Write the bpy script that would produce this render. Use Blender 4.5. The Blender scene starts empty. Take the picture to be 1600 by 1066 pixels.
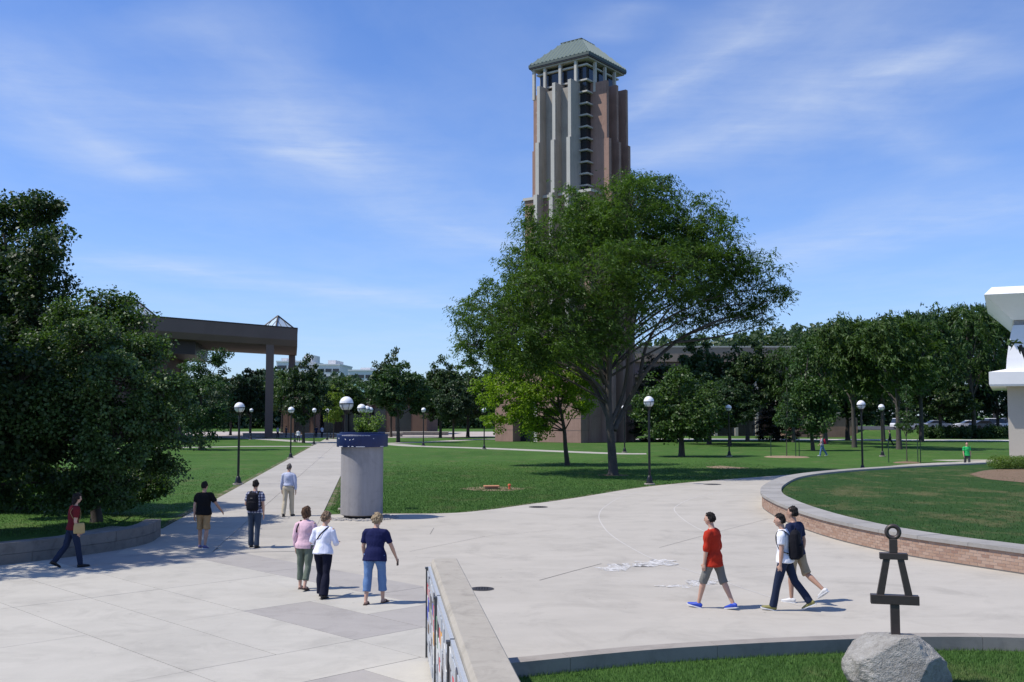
import bpy, bmesh, math, random
import numpy as np
from mathutils import Vector, Matrix
rad = math.radians
S = bpy.context.scene
COL = S.collection

# ---------------------------------------------------------------- camera
FPX = 1620.0; CAMH = 3.5; HORIZ = 648.0
PITCH = math.atan((HORIZ - 533.0) / FPX)
cam_data = bpy.data.cameras.new('camera')
cam_data.sensor_width = 36.0; cam_data.lens = 36.0 * FPX / 1600.0
cam_data.clip_start = 0.1; cam_data.clip_end = 6000
cam = bpy.data.objects.new('camera', cam_data); COL.objects.link(cam)
cam.location = (0, 0, CAMH); cam.rotation_euler = (math.pi / 2 + PITCH, 0, 0)
S.camera = cam

# ---------------------------------------------------------------- light, exposure
SUN_EL = rad(58); SHADOW_AZ = rad(10)         # shadows fall towards +X, a little away
SUN_STRENGTH = 4.7; SKY_STRENGTH = 0.115
S.view_settings.view_transform = 'Standard'; S.view_settings.look = 'None'
S.view_settings.gamma = 1.0; S.view_settings.exposure = 0.03; S.view_settings.use_curve_mapping = False
sd = bpy.data.lights.new('sun', 'SUN'); sd.energy = SUN_STRENGTH; sd.angle = rad(0.53); sd.color = (1.0, 0.945, 0.86)
sun = bpy.data.objects.new('sun', sd); COL.objects.link(sun)
_d = Vector((math.cos(SHADOW_AZ) * math.cos(SUN_EL), math.sin(SHADOW_AZ) * math.cos(SUN_EL), -math.sin(SUN_EL)))
sun.rotation_euler = _d.to_track_quat('-Z', 'Y').to_euler()
SUN_FROM = -_d

# pixel of the photograph -> point of the place (used to measure positions once)
_F = Vector((0, math.cos(PITCH), math.sin(PITCH))); _U = Vector((0, -math.sin(PITCH), math.cos(PITCH)))
def ray(x, y):
    return _F + Vector((1, 0, 0)) * ((x - 800) / FPX) + _U * ((533 - y) / FPX)
def G(x, y, z=0.0):
    r = ray(x, y); t = (z - CAMH) / r.z
    return Vector((r.x * t, r.y * t, z))
def at(x, y, D):
    r = ray(x, y); t = D / r.y
    return Vector((r.x * t, D, CAMH + r.z * t))

# ---------------------------------------------------------------- node helpers
def setin(nt, sock, v):
    if isinstance(v, bpy.types.NodeSocket): nt.links.new(v, sock)
    elif v is not None: sock.default_value = v
def node(nt, typ, ins=None, **props):
    n = nt.nodes.new(typ)
    for k, v in props.items(): setattr(n, k, v)
    if ins:
        for k, v in ins.items(): setin(nt, n.inputs[k], v)
    return n
def M_(nt, op, a, b=None, c=None, clamp=False):
    n = nt.nodes.new('ShaderNodeMath'); n.operation = op; n.use_clamp = clamp
    setin(nt, n.inputs[0], a)
    if b is not None: setin(nt, n.inputs[1], b)
    if c is not None: setin(nt, n.inputs[2], c)
    return n.outputs[0]
def V_(nt, op, a, b=None, out=0):
    n = nt.nodes.new('ShaderNodeVectorMath'); n.operation = op
    setin(nt, n.inputs[0], a)
    if b is not None: setin(nt, n.inputs[1], b)
    return n.outputs['Value'] if op in ('DOT_PRODUCT', 'LENGTH', 'DISTANCE') else n.outputs[0]
def ramp(nt, fac, stops):
    n = nt.nodes.new('ShaderNodeValToRGB'); cr = n.color_ramp
    while len(cr.elements) < len(stops): cr.elements.new(0.5)
    for e, (p, c) in zip(cr.elements, stops):
        e.position = p; e.color = (c[0], c[1], c[2], 1) if not isinstance(c, (int, float)) else (c, c, c, 1)
    setin(nt, n.inputs[0], fac); return n.outputs[0]
def mix(nt, fac, a, b, typ='MIX'):
    n = nt.nodes.new('ShaderNodeMix'); n.data_type = 'RGBA'; n.blend_type = typ
    setin(nt, n.inputs[0], fac)
    for s, v in ((n.inputs[6], a), (n.inputs[7], b)):
        if isinstance(v, tuple) and len(v) == 3: v = (*v, 1)
        setin(nt, s, v)
    return n.outputs[2]
def noise(nt, vec, scale, detail=4, rough=0.55, dist=0.0):
    return node(nt, 'ShaderNodeTexNoise', {'Vector': vec, 'Scale': scale, 'Detail': detail, 'Roughness': rough, 'Distortion': dist}).outputs['Fac']
def mapping(nt, vec, scale=(1, 1, 1), rot=(0, 0, 0), loc=(0, 0, 0)):
    return node(nt, 'ShaderNodeMapping', {'Vector': vec, 'Location': loc, 'Rotation': rot, 'Scale': scale}).outputs[0]
def bump(nt, h, strength, dist):
    return node(nt, 'ShaderNodeBump', {'Height': h, 'Strength': strength, 'Distance': dist}).outputs[0]

# ---------------------------------------------------------------- sky
world = bpy.data.worlds.new('World'); S.world = world; world.use_nodes = True
wt = world.node_tree; wt.nodes.clear()
sky = node(wt, 'ShaderNodeTexSky', sky_type='NISHITA', sun_disc=False, sun_elevation=SUN_EL,
           sun_rotation=math.atan2(SUN_FROM.x, SUN_FROM.y), altitude=250, air_density=1.0, dust_density=0.35, ozone_density=3.0)
tc = node(wt, 'ShaderNodeTexCoord')
dirv = V_(wt, 'NORMALIZE', tc.outputs['Generated'])
sep = node(wt, 'ShaderNodeSeparateXYZ', {0: dirv})
zc = M_(wt, 'MAXIMUM', sep.outputs[2], 0.015)
plane = node(wt, 'ShaderNodeCombineXYZ', {0: M_(wt, 'DIVIDE', sep.outputs[0], zc), 1: M_(wt, 'DIVIDE', sep.outputs[1], zc), 2: 0.0}).outputs[0]
def skyq(px, py):
    r = ray(px, py); return (r.x / r.z, r.y / r.z)
warp = node(wt, 'ShaderNodeTexNoise', {'Vector': plane, 'Scale': 0.7, 'Detail': 5}).outputs['Color']
warped = V_(wt, 'ADD', plane, V_(wt, 'SCALE', V_(wt, 'SUBTRACT', warp, (0.5, 0.5, 0.5)), None))
for n_ in wt.nodes:
    if n_.type == 'VECT_MATH' and n_.operation == 'SCALE': n_.inputs['Scale'].default_value = 0.55
wsep = node(wt, 'ShaderNodeSeparateXYZ', {0: warped})
fine = noise(wt, mapping(wt, warped, (0.7, 2.6, 1), (0, 0, rad(50))), 1.6, 7, 0.62)
fine2 = noise(wt, mapping(wt, warped, (1.5, 0.8, 1), (0, 0, rad(25))), 1.2, 7, 0.62)
big = noise(wt, plane, 0.28, 3, 0.5)
acc = None
def streak(p0, p1, width, amp, tail=0.25):
    """one long cirrus fibre between two directions of the sky"""
    global acc
    a = skyq(*p0); b = skyq(*p1)
    L = math.hypot(b[0] - a[0], b[1] - a[1]); ux, uy = (b[0] - a[0]) / L, (b[1] - a[1]) / L
    width *= 1.45; x = M_(wt, 'SUBTRACT', wsep.outputs[0], a[0]); y = M_(wt, 'SUBTRACT', wsep.outputs[1], a[1])
    along = M_(wt, 'ADD', M_(wt, 'MULTIPLY', x, ux), M_(wt, 'MULTIPLY', y, uy))
    perp = M_(wt, 'ABSOLUTE', M_(wt, 'ADD', M_(wt, 'MULTIPLY', x, -uy), M_(wt, 'MULTIPLY', y, ux)))
    m = M_(wt, 'SUBTRACT', 1.0, M_(wt, 'DIVIDE', perp, width), clamp=True)
    m = M_(wt, 'POWER', m, 1.3)
    e = M_(wt, 'MULTIPLY', M_(wt, 'DIVIDE', M_(wt, 'ADD', along, L * 0.1), tail * L, clamp=True), M_(wt, 'DIVIDE', M_(wt, 'SUBTRACT', L * 1.1, along), tail * L, clamp=True))
    m = M_(wt, 'MULTIPLY', M_(wt, 'MULTIPLY', m, e), amp)
    acc = m if acc is None else M_(wt, 'ADD', acc, m)
for s_ in (((975, 190), (1200, 0), 0.14, 0.95), ((1010, 265), (1440, 85), 0.42, 0.75), ((1380, 120), (1500, 60), 0.12, 0.6),
           ((-30, 60), (250, 290), 0.30, 0.75), ((380, 120), (560, 300), 0.42, 0.85), ((430, 250), (560, 215), 0.25, 0.5),
           ((100, 400), (720, 480), 0.55, 0.6), ((560, 300), (800, 390), 0.45, 0.5), ((1150, 420), (1640, 300), 0.6, 0.6),
           ((1330, 160), (1500, 280), 0.16, 0.35), ((930, 60), (1010, 0), 0.10, 0.4), ((200, 20), (480, 110), 0.25, 0.35), ((1200, 0), (1600, 130), 0.5, 0.35)):
    streak(*s_)
tex = M_(wt, 'ADD', M_(wt, 'MULTIPLY', fine, 0.75), M_(wt, 'MULTIPLY', fine2, 0.7))
cl = M_(wt, 'MULTIPLY', acc, M_(wt, 'MULTIPLY', M_(wt, 'SUBTRACT', tex, 0.30), 1.15, clamp=True))
veil = M_(wt, 'MULTIPLY', M_(wt, 'SUBTRACT', M_(wt, 'ADD', M_(wt, 'MULTIPLY', fine2, 0.6), M_(wt, 'MULTIPLY', big, 0.6)), 0.52), 0.6, clamp=True)
cl = M_(wt, 'ADD', cl, veil, clamp=True)
cl = M_(wt, 'MULTIPLY', cl, M_(wt, 'MULTIPLY', sep.outputs[2], 14.0, clamp=True), clamp=True)
SKYMUL = 1.0
skyc = mix(wt, 1.0, sky.outputs[0], (0.83, 1.05, 1.50), 'MULTIPLY')
lowf = M_(wt, 'POWER', M_(wt, 'SUBTRACT', 1.0, M_(wt, 'MULTIPLY', sep.outputs[2], 2.4), clamp=True), 2.0)
skyc = mix(wt, M_(wt, 'MULTIPLY', lowf, 0.28), skyc, (5.0, 5.7, 7.5))
skyc = mix(wt, M_(wt, 'MULTIPLY', cl, 0.80), skyc, (6.2, 6.9, 8.0))
bg = node(wt, 'ShaderNodeBackground', {'Color': skyc, 'Strength': SKY_STRENGTH})
out = node(wt, 'ShaderNodeOutputWorld'); wt.links.new(bg.outputs[0], out.inputs[0])

# ---------------------------------------------------------------- materials
MAT = {}
def new_mat(name):
    m = bpy.data.materials.new(name); m.use_nodes = True; m.node_tree.nodes.clear(); MAT[name] = m
    nt = m.node_tree; o = nt.nodes.new('ShaderNodeOutputMaterial'); return m, nt, o
def principled(nt, o, color, rough=0.8, metal=0.0, spec=0.4, normal=None, **kw):
    if isinstance(color, tuple) and len(color) == 3: color = (*color, 1)
    b = node(nt, 'ShaderNodeBsdfPrincipled', {'Base Color': color, 'Roughness': rough, 'Metallic': metal, 'Specular IOR Level': spec})
    if normal is not None: nt.links.new(normal, b.inputs['Normal'])
    for k, v in kw.items(): setin(nt, b.inputs[k], v)
    nt.links.new(b.outputs[0], o.inputs[0]); return b
def wpos(nt): return node(nt, 'ShaderNodeNewGeometry').outputs['Position']
def rnd_obj(nt): return node(nt, 'ShaderNodeObjectInfo').outputs['Random']

def concrete(name, c, spread=0.12, scale=1.0, stain=0.25, rough=0.85, bumpd=0.002, objvar=0.05, speck=0.12, spots=0.0, runs=0.0):
    m, nt, o = new_mat(name); P = wpos(nt)
    n1 = noise(nt, P, 0.35 * scale, 5, 0.6); n2 = noise(nt, P, 2.2 * scale, 6, 0.65); n3 = noise(nt, P, 90 * scale, 2, 0.5)
    v = M_(nt, 'ADD', M_(nt, 'MULTIPLY', M_(nt, 'SUBTRACT', n1, 0.5), spread * 2.0), M_(nt, 'MULTIPLY', M_(nt, 'SUBTRACT', n2, 0.5), spread * 1.6))
    v = M_(nt, 'ADD', v, M_(nt, 'MULTIPLY', M_(nt, 'SUBTRACT', n3, 0.5), speck * 2))
    v = M_(nt, 'ADD', v, M_(nt, 'MULTIPLY', M_(nt, 'SUBTRACT', rnd_obj(nt), 0.5), objvar * 2))
    st = ramp(nt, noise(nt, P, 0.9 * scale, 7, 0.7, 0.6), [(0.36, 1.0), (0.50, 0.0)])
    v = M_(nt, 'SUBTRACT', v, M_(nt, 'MULTIPLY', st, stain * 0.35))
    if spots:
        vo = node(nt, 'ShaderNodeTexVoronoi', {'Vector': P, 'Scale': 1.7, 'Randomness': 1.0}); vo2 = node(nt, 'ShaderNodeTexVoronoi', {'Vector': P, 'Scale': 5.3, 'Randomness': 1.0})
        d1 = M_(nt, 'MULTIPLY', M_(nt, 'LESS_THAN', vo.outputs['Distance'], 0.050), M_(nt, 'GREATER_THAN', node(nt, 'ShaderNodeSeparateColor', {0: vo.outputs['Color']}).outputs[0], 0.45))
        d2 = M_(nt, 'MULTIPLY', M_(nt, 'LESS_THAN', vo2.outputs['Distance'], 0.075), M_(nt, 'GREATER_THAN', node(nt, 'ShaderNodeSeparateColor', {0: vo2.outputs['Color']}).outputs[0], 0.8))
        wear = ramp(nt, noise(nt, mapping(nt, P, (0.25, 0.9, 1), (0, 0, rad(35))), 0.8, 6, 0.68, 0.8), [(0.42, 1.0), (0.58, 0.0)])
        v = M_(nt, 'SUBTRACT', v, M_(nt, 'ADD', M_(nt, 'MULTIPLY', M_(nt, 'MAXIMUM', d1, d2), spots), M_(nt, 'MULTIPLY', wear, 0.055)))
    if runs:
        rn = ramp(nt, noise(nt, mapping(nt, P, (1, 1, 0.07)), 5.0, 5, 0.65), [(0.40, 1.0), (0.62, 0.0)])
        v = M_(nt, 'SUBTRACT', v, M_(nt, 'MULTIPLY', rn, runs))
    f = M_(nt, 'ADD', 1.0, v)
    col = V_(nt, 'SCALE', (c[0], c[1], c[2]), None); nt.nodes[-1].inputs['Scale'].default_value = 1.0
    nt.links.new(f, nt.nodes[-1].inputs['Scale'])
    principled(nt, o, col, rough, spec=0.25, normal=bump(nt, M_(nt, 'ADD', n3, n2), 0.5, bumpd)); return m

def flat(name, c, rough=0.6, metal=0.0, spec=0.4, var=0.06, scale=6.0, bumpd=0.0, **kw):
    m, nt, o = new_mat(name); P = node(nt, 'ShaderNodeTexCoord').outputs['Object']
    n = noise(nt, P, scale, 5, 0.6)
    f = M_(nt, 'ADD', 1.0 - var, M_(nt, 'MULTIPLY', n, 2 * var))
    col = V_(nt, 'SCALE', c, None); nt.links.new(f, nt.nodes[-1].inputs['Scale'])
    principled(nt, o, col, rough, metal, spec, normal=bump(nt, n, 0.5, bumpd) if bumpd else None, **kw); return m

def cloth(name, c, fold=0.02, var=0.10):
    m, nt, o = new_mat(name); P = node(nt, 'ShaderNodeTexCoord').outputs['Object']
    n = noise(nt, mapping(nt, P, (1, 1, 0.45)), 13, 3, 0.5, 0.8); n2 = noise(nt, P, 60, 2)
    f = M_(nt, 'ADD', 1.0 - var, M_(nt, 'MULTIPLY', n, 2 * var))
    col = V_(nt, 'SCALE', c, None); nt.links.new(f, nt.nodes[-1].inputs['Scale'])
    principled(nt, o, col, 0.85, spec=0.15, normal=bump(nt, M_(nt, 'ADD', n, M_(nt, 'MULTIPLY', n2, 0.1)), 0.7, fold)); return m

def leaf(name, dark, lightc, trans=0.30, gloss=0.35):
    m, nt, o = new_mat(name)
    r = node(nt, 'ShaderNodeNewGeometry').outputs['Random Per Island']; ob = rnd_obj(nt)
    n = noise(nt, wpos(nt), 0.35, 3, 0.5)
    f = M_(nt, 'ADD', M_(nt, 'MULTIPLY', r, 0.7), M_(nt, 'MULTIPLY', n, 0.5), clamp=True)
    c = ramp(nt, f, [(0.15, dark), (0.95, lightc)])
    c = mix(nt, 1.0, c, ramp(nt, ob, [(0.0, (0.80, 0.84, 0.95)), (0.5, (1.0, 1.0, 0.9)), (1.0, (1.25, 1.15, 0.9))]), 'MULTIPLY')
    b = node(nt, 'ShaderNodeBsdfPrincipled', {'Base Color': c, 'Roughness': 0.5, 'Specular IOR Level': gloss})
    t = node(nt, 'ShaderNodeBsdfTranslucent', {'Color': mix(nt, 1.0, c, (1.25, 1.35, 0.5), 'MULTIPLY')})
    mx = node(nt, 'ShaderNodeMixShader', {0: trans, 1: b.outputs[0], 2: t.outputs[0]})
    nt.links.new(mx.outputs[0], o.inputs[0]); return m

def grass(name, dark, mid, dry, blade=False, d0=0.55):
    m, nt, o = new_mat(name); P = wpos(nt)
    n1 = noise(nt, P, 0.09, 4, 0.6); n2 = noise(nt, P, 0.7, 5, 0.65); n3 = noise(nt, mapping(nt, P, (1.0, 0.35, 1)), 7, 4, 0.7); n4 = noise(nt, P, 38, 2, 0.6)
    f = M_(nt, 'ADD', M_(nt, 'ADD', M_(nt, 'MULTIPLY', n1, 0.35), M_(nt, 'MULTIPLY', n2, 0.35)), M_(nt, 'MULTIPLY', n3, 0.45))
    if blade:
        f = M_(nt, 'ADD', f, M_(nt, 'MULTIPLY', M_(nt, 'SUBTRACT', node(nt, 'ShaderNodeNewGeometry').outputs['Random Per Island'], 0.5), 0.45))
    else:
        f = M_(nt, 'ADD', f, M_(nt, 'MULTIPLY', M_(nt, 'SUBTRACT', n4, 0.5), 0.5))
    c = ramp(nt, f, [(0.38, dark), (0.74, mid)])
    dm = ramp(nt, M_(nt, 'ADD', M_(nt, 'MULTIPLY', noise(nt, mapping(nt, P, (1.0, 0.62, 1)), 0.5, 6, 0.7), 0.8), M_(nt, 'MULTIPLY', n3, 0.2)), [(d0, 0.0), (d0 + 0.15, 0.75)])
    c = mix(nt, dm, c, dry)
    if blade:
        b = node(nt, 'ShaderNodeBsdfPrincipled', {'Base Color': c, 'Roughness': 0.6, 'Specular IOR Level': 0.2})
        t = node(nt, 'ShaderNodeBsdfTranslucent', {'Color': c})
        nt.links.new(node(nt, 'ShaderNodeMixShader', {0: 0.3, 1: b.outputs[0], 2: t.outputs[0]}).outputs[0], o.inputs[0])
    else:
        principled(nt, o, c, 0.95, spec=0.1, normal=bump(nt, M_(nt, 'ADD', M_(nt, 'MULTIPLY', n3, 0.6), n4), 0.9, 0.035))
    return m

GR = ((0.032, 0.080, 0.016), (0.080, 0.162, 0.034), (0.14, 0.145, 0.062))
grass('lawn_green', *GR, False, .525); grass('grass_blade', (0.048, 0.110, 0.022), (0.108, 0.215, 0.048), (0.18, 0.185, 0.08), True)
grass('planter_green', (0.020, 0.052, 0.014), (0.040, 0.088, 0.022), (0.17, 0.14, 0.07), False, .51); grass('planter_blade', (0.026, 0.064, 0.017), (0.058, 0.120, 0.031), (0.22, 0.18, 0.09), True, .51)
concrete('paving_light', (0.462, 0.436, 0.378), 0.09, 1, 0.3, objvar=0.035, speck=0.06, spots=.22)
concrete('paving_warm', (0.43, 0.397, 0.34), 0.09, 0.7, 0.35, objvar=0.03, speck=0.06, spots=.25)
concrete('paving_grey', (0.355, 0.33, 0.30), 0.08, 1.4, 0.3, objvar=0.03, speck=0.16, spots=.2)
concrete('paving_walk', (0.405, 0.376, 0.325), 0.09, 0.8, 0.3, objvar=0.05, speck=0.06, spots=.25)
concrete('joint_dark', (0.13, 0.12, 0.11), 0.1); concrete('joint_pale', (0.54, 0.515, 0.475), 0.06)
concrete('wall_concrete', (0.385, 0.35, 0.29), 0.14, 3.0, 0.5, bumpd=0.004, speck=0.12)
concrete('kerb_concrete', (0.30, 0.27, 0.235), 0.16, 2.0, 0.5)
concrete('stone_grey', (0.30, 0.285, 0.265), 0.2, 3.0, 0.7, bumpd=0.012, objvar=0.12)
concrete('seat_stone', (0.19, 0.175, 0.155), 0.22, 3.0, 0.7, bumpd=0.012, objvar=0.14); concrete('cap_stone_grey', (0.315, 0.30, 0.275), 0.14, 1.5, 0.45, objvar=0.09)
concrete('column_concrete', (0.30, 0.29, 0.295), 0.12, 1.2, 0.5, bumpd=0.004, runs=0.12)
concrete('boulder_granite', (0.42, 0.40, 0.36), 0.36, 2.6, 1.1, bumpd=0.05, speck=0.6)
concrete('tower_brick', (0.34, 0.215, 0.17), 0.14, 0.35, 0.5, objvar=0.05, runs=0.10); concrete('tower_concrete', (0.40, 0.365, 0.32), 0.12, 0.3, 0.4, runs=0.12)
concrete('tower_pale', (0.48, 0.455, 0.405), 0.08, 0.5, 0.2)
concrete('canopy_concrete', (0.175, 0.135, 0.12), 0.08, 0.15, 0.3, objvar=0.02); concrete('brown_brick', (0.15, 0.10, 0.075), 0.15, 0.5, 0.3)
concrete('pale_building', (0.70, 0.69, 0.68), 0.06, 0.1, 0.2); concrete('white_render', (0.80, 0.80, 0.80), 0.03, 0.4, 0.08, speck=0.02); concrete('parapet_brown', (0.36, 0.27, 0.21), 0.08, 0.4, 0.2); concrete('tan_render', (0.46, 0.42, 0.36), 0.05, 0.4, 0.1)
concrete('bark', (0.075, 0.062, 0.052), 0.3, 3.0, 0.5, bumpd=0.03, speck=0.3); concrete('bark_grey', (0.085, 0.075, 0.065), 0.3, 3.0, 0.5, bumpd=0.03, speck=0.3)
concrete('mulch', (0.20, 0.135, 0.085), 0.3, 6, 0.6, bumpd=0.02, speck=0.5); concrete('soil_tan', (0.30, 0.21, 0.14), 0.3, 3, 0.6, bumpd=0.02, speck=0.4)
concrete('asphalt', (0.055, 0.055, 0.058), 0.15, 1.0, 0.3); concrete('far_paving', (0.42, 0.37, 0.33), 0.1, 0.3, 0.3)
concrete('mortar', (0.40, 0.35, 0.305), 0.1, 5, 0.2)
def chalk():
    m, nt, o = new_mat('chalk_white'); P = wpos(nt)
    a = ramp(nt, M_(nt, 'ADD', M_(nt, 'MULTIPLY', noise(nt, mapping(nt, P, (1.6, 0.8, 1), (0, 0, rad(-20))), 2.2, 7, 0.72, 0.6), 0.7), M_(nt, 'MULTIPLY', noise(nt, P, 14, 3, 0.6), 0.3)), [(0.40, 0.0), (0.56, 0.85)])
    b = node(nt, 'ShaderNodeBsdfPrincipled', {'Base Color': (0.66, 0.645, 0.62, 1), 'Roughness': 0.9})
    nt.links.new(node(nt, 'ShaderNodeMixShader', {0: a, 1: node(nt, 'ShaderNodeBsdfTransparent').outputs[0], 2: b.outputs[0]}).outputs[0], o.inputs[0])
chalk()
def worn():
    m, nt, o = new_mat('worn_edge'); P = wpos(nt)
    a = ramp(nt, M_(nt, 'ADD', M_(nt, 'MULTIPLY', noise(nt, P, 1.1, 6, 0.7), 0.65), M_(nt, 'MULTIPLY', noise(nt, P, 12, 3, 0.6), 0.35)), [(0.44, 0.0), (0.58, 0.8)])
    b = node(nt, 'ShaderNodeBsdfPrincipled', {'Base Color': mix(nt, noise(nt, P, 25, 3), (0.17, 0.14, 0.075), (0.30, 0.24, 0.16)), 'Roughness': 0.95})
    nt.links.new(node(nt, 'ShaderNodeMixShader', {0: a, 1: node(nt, 'ShaderNodeBsdfTransparent').outputs[0], 2: b.outputs[0]}).outputs[0], o.inputs[0])
worn()
def granite():
    m, nt, o = new_mat('boulder_rock'); P = wpos(nt)
    n1 = noise(nt, P, 3.0, 6, 0.65); n2 = noise(nt, P, 16, 6, 0.7); n3 = noise(nt, P, 60, 3, 0.6)
    f = M_(nt, 'ADD', M_(nt, 'ADD', M_(nt, 'MULTIPLY', n1, 0.45), M_(nt, 'MULTIPLY', n2, 0.35)), M_(nt, 'MULTIPLY', n3, 0.3))
    c = ramp(nt, f, [(0.34, (0.17, 0.155, 0.13)), (0.52, (0.37, 0.35, 0.315)), (0.72, (0.56, 0.545, 0.50))])
    c = mix(nt, ramp(nt, noise(nt, P, 7, 4, 0.6), [(0.62, 0.0), (0.70, 0.6)]), c, (0.16, 0.155, 0.12))
    principled(nt, o, c, 0.95, spec=0.2, normal=bump(nt, M_(nt, 'ADD', n2, M_(nt, 'MULTIPLY', n3, 0.4)), 1.0, 0.06))
granite()
def brick_mat(name, stops):
    m, nt, o = new_mat(name); P = wpos(nt); r = rnd_obj(nt); isl = node(nt, 'ShaderNodeNewGeometry').outputs['Random Per Island']
    f = M_(nt, 'FRACT', M_(nt, 'ADD', r, isl))
    c = ramp(nt, f, stops)
    n = noise(nt, P, 40, 4, 0.6); n2 = noise(nt, P, 1.5, 4, 0.6)
    c = mix(nt, M_(nt, 'MULTIPLY', n2, 0.35), c, mix(nt, n, (0.36, 0.27, 0.21), (0.28, 0.18, 0.14)))
    principled(nt, o, c, 0.9, spec=0.2, normal=bump(nt, n, 0.6, 0.004))
brick_mat('brick_tan', [(0.0, (0.32, 0.20, 0.14)), (0.3, (0.38, 0.26, 0.19)), (0.6, (0.42, 0.30, 0.23)), (0.85, (0.34, 0.22, 0.16)), (1.0, (0.26, 0.16, 0.12))])
leaf('leaf_locust', (0.028, 0.064, 0.014), (0.092, 0.168, 0.042), 0.38, 0.25); leaf('leaf_maple', (0.022, 0.050, 0.011), (0.105, 0.185, 0.045), 0.30, 0.5)
leaf('leaf_deep', (0.016, 0.036, 0.013), (0.052, 0.096, 0.030), 0.28, 0.35); leaf('leaf_bright', (0.13, 0.22, 0.014), (0.30, 0.43, 0.035), 0.5, 0.3)
leaf('leaf_mid', (0.022, 0.052, 0.015), (0.072, 0.138, 0.042), 0.30, 0.35); leaf('leaf_blue', (0.018, 0.040, 0.019), (0.052, 0.095, 0.045), 0.25, 0.35)
leaf('leaf_grove', (0.026, 0.056, 0.018), (0.074, 0.136, 0.044), 0.34, 0.25); leaf('leaf_conifer', (0.008, 0.016, 0.008), (0.022, 0.038, 0.018), 0.1, 0.2); leaf('leaf_light', (0.07, 0.13, 0.02), (0.20, 0.30, 0.06), 0.35, 0.3)
flat('lamp_black', (0.014, 0.015, 0.016), 0.4, 0.3, 0.5); flat('lamp_white', (0.80, 0.80, 0.81), 0.35, 0, 0.5, 0.02); flat('lamp_glass', (0.62, 0.64, 0.66), 0.25, 0, 0.6, 0.08)
flat('blue_paint', (0.008, 0.020, 0.090), 0.5, 0, 0.4, 0.35, 9); flat('white_chip', (0.72, 0.74, 0.78), 0.7); flat('black_rubber', (0.02, 0.02, 0.022), 0.8)
flat('iron_dark', (0.060, 0.046, 0.040), 0.45, 0.3, 0.5, 0.3, 14, 0.003); flat('steel_grey', (0.10, 0.10, 0.10), 0.5, 0.7); flat('manhole_iron', (0.055, 0.05, 0.048), 0.6, 0.5, 0.4, 0.2, 20)
flat('roof_copper', (0.085, 0.120, 0.100), 0.55, 0.1, 0.4, 0.15, 0.8); flat('roof_seam', (0.24, 0.285, 0.25), 0.55); flat('roof_edge', (0.07, 0.09, 0.08), 0.6)
flat('dark_glass', (0.02, 0.022, 0.026), 0.15, 0, 0.6); flat('sky_glass', (0.50, 0.60, 0.66), 0.12, 0, 0.7); flat('dark_frame', (0.035, 0.03, 0.03), 0.5)
flat('skin', (0.50, 0.30, 0.215), 0.5, 0, 0.4, 0.08, 10); flat('skin_tan', (0.40, 0.235, 0.165), 0.5, 0, 0.4, 0.08, 10); flat('eye_dark', (0.02, 0.015, 0.012), 0.2)
def hairm(name, c1, c2):
    m, nt, o = new_mat(name); P = node(nt, 'ShaderNodeTexCoord').outputs['Object']
    n = noise(nt, mapping(nt, P, (1, 1, 0.25)), 45, 4, 0.7, 0.5)
    principled(nt, o, ramp(nt, n, [(0.35, c1), (0.7, c2)]), 0.75, spec=0.2, normal=bump(nt, n, 1.0, 0.02))
hairm('hair_black', (0.008, 0.007, 0.007), (0.024, 0.02, 0.018)); hairm('hair_brown', (0.05, 0.028, 0.017), (0.17, 0.095, 0.055)); hairm('hair_blond', (0.20, 0.145, 0.085), (0.46, 0.36, 0.23)); hairm('hair_grey', (0.07, 0.06, 0.055), (0.2, 0.17, 0.15)); hairm('hair_light', (0.11, 0.07, 0.045), (0.30, 0.21, 0.14))
for n_, c_ in dict(shirt_burgundy=(0.13, 0.014, 0.018), denim_dark=(0.018, 0.027, 0.055), denim=(0.042, 0.058, 0.088), denim_light=(0.115, 0.20, 0.37), shirt_black=(0.008, 0.008, 0.009),
                   khaki=(0.33, 0.215, 0.105), shirt_blue=(0.47, 0.51, 0.66), chino=(0.52, 0.45, 0.33), shirt_pink=(0.66, 0.44, 0.50), trouser_green=(0.125, 0.15, 0.115), shirt_white=(0.74, 0.75, 0.86),
                   trouser_navy=(0.010, 0.011, 0.024), polo_navy=(0.011, 0.014, 0.062), shirt_red=(0.42, 0.030, 0.014), short_grey=(0.17, 0.165, 0.15), tee_white=(0.80, 0.80, 0.84), tee_navy=(0.016, 0.023, 0.060),
                   short_khaki=(0.36, 0.29, 0.19), tee_green=(0.03, 0.42, 0.11), tee_grey=(0.38, 0.36, 0.42), bag_black=(0.010, 0.010, 0.014), bag_red=(0.36, 0.02, 0.05), bag_tan=(0.42, 0.31, 0.14), cloth_grey=(0.06, 0.06, 0.065)).items():
    cloth(n_, c_)
def plaid():
    m, nt, o = new_mat('shirt_plaid'); P = node(nt, 'ShaderNodeTexCoord').outputs['Object']
    sp = node(nt, 'ShaderNodeSeparateXYZ', {0: P})
    a = M_(nt, 'GREATER_THAN', M_(nt, 'FRACT', M_(nt, 'MULTIPLY', sp.outputs[0], 14)), 0.55); b = M_(nt, 'GREATER_THAN', M_(nt, 'FRACT', M_(nt, 'MULTIPLY', sp.outputs[2], 14)), 0.55)
    c = ramp(nt, M_(nt, 'MULTIPLY', M_(nt, 'ADD', a, b), 0.5), [(0.0, (0.055, 0.06, 0.11)), (0.5, (0.16, 0.17, 0.25)), (1.0, (0.48, 0.48, 0.54))])
    principled(nt, o, c, 0.85, spec=0.15)
plaid()
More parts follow.
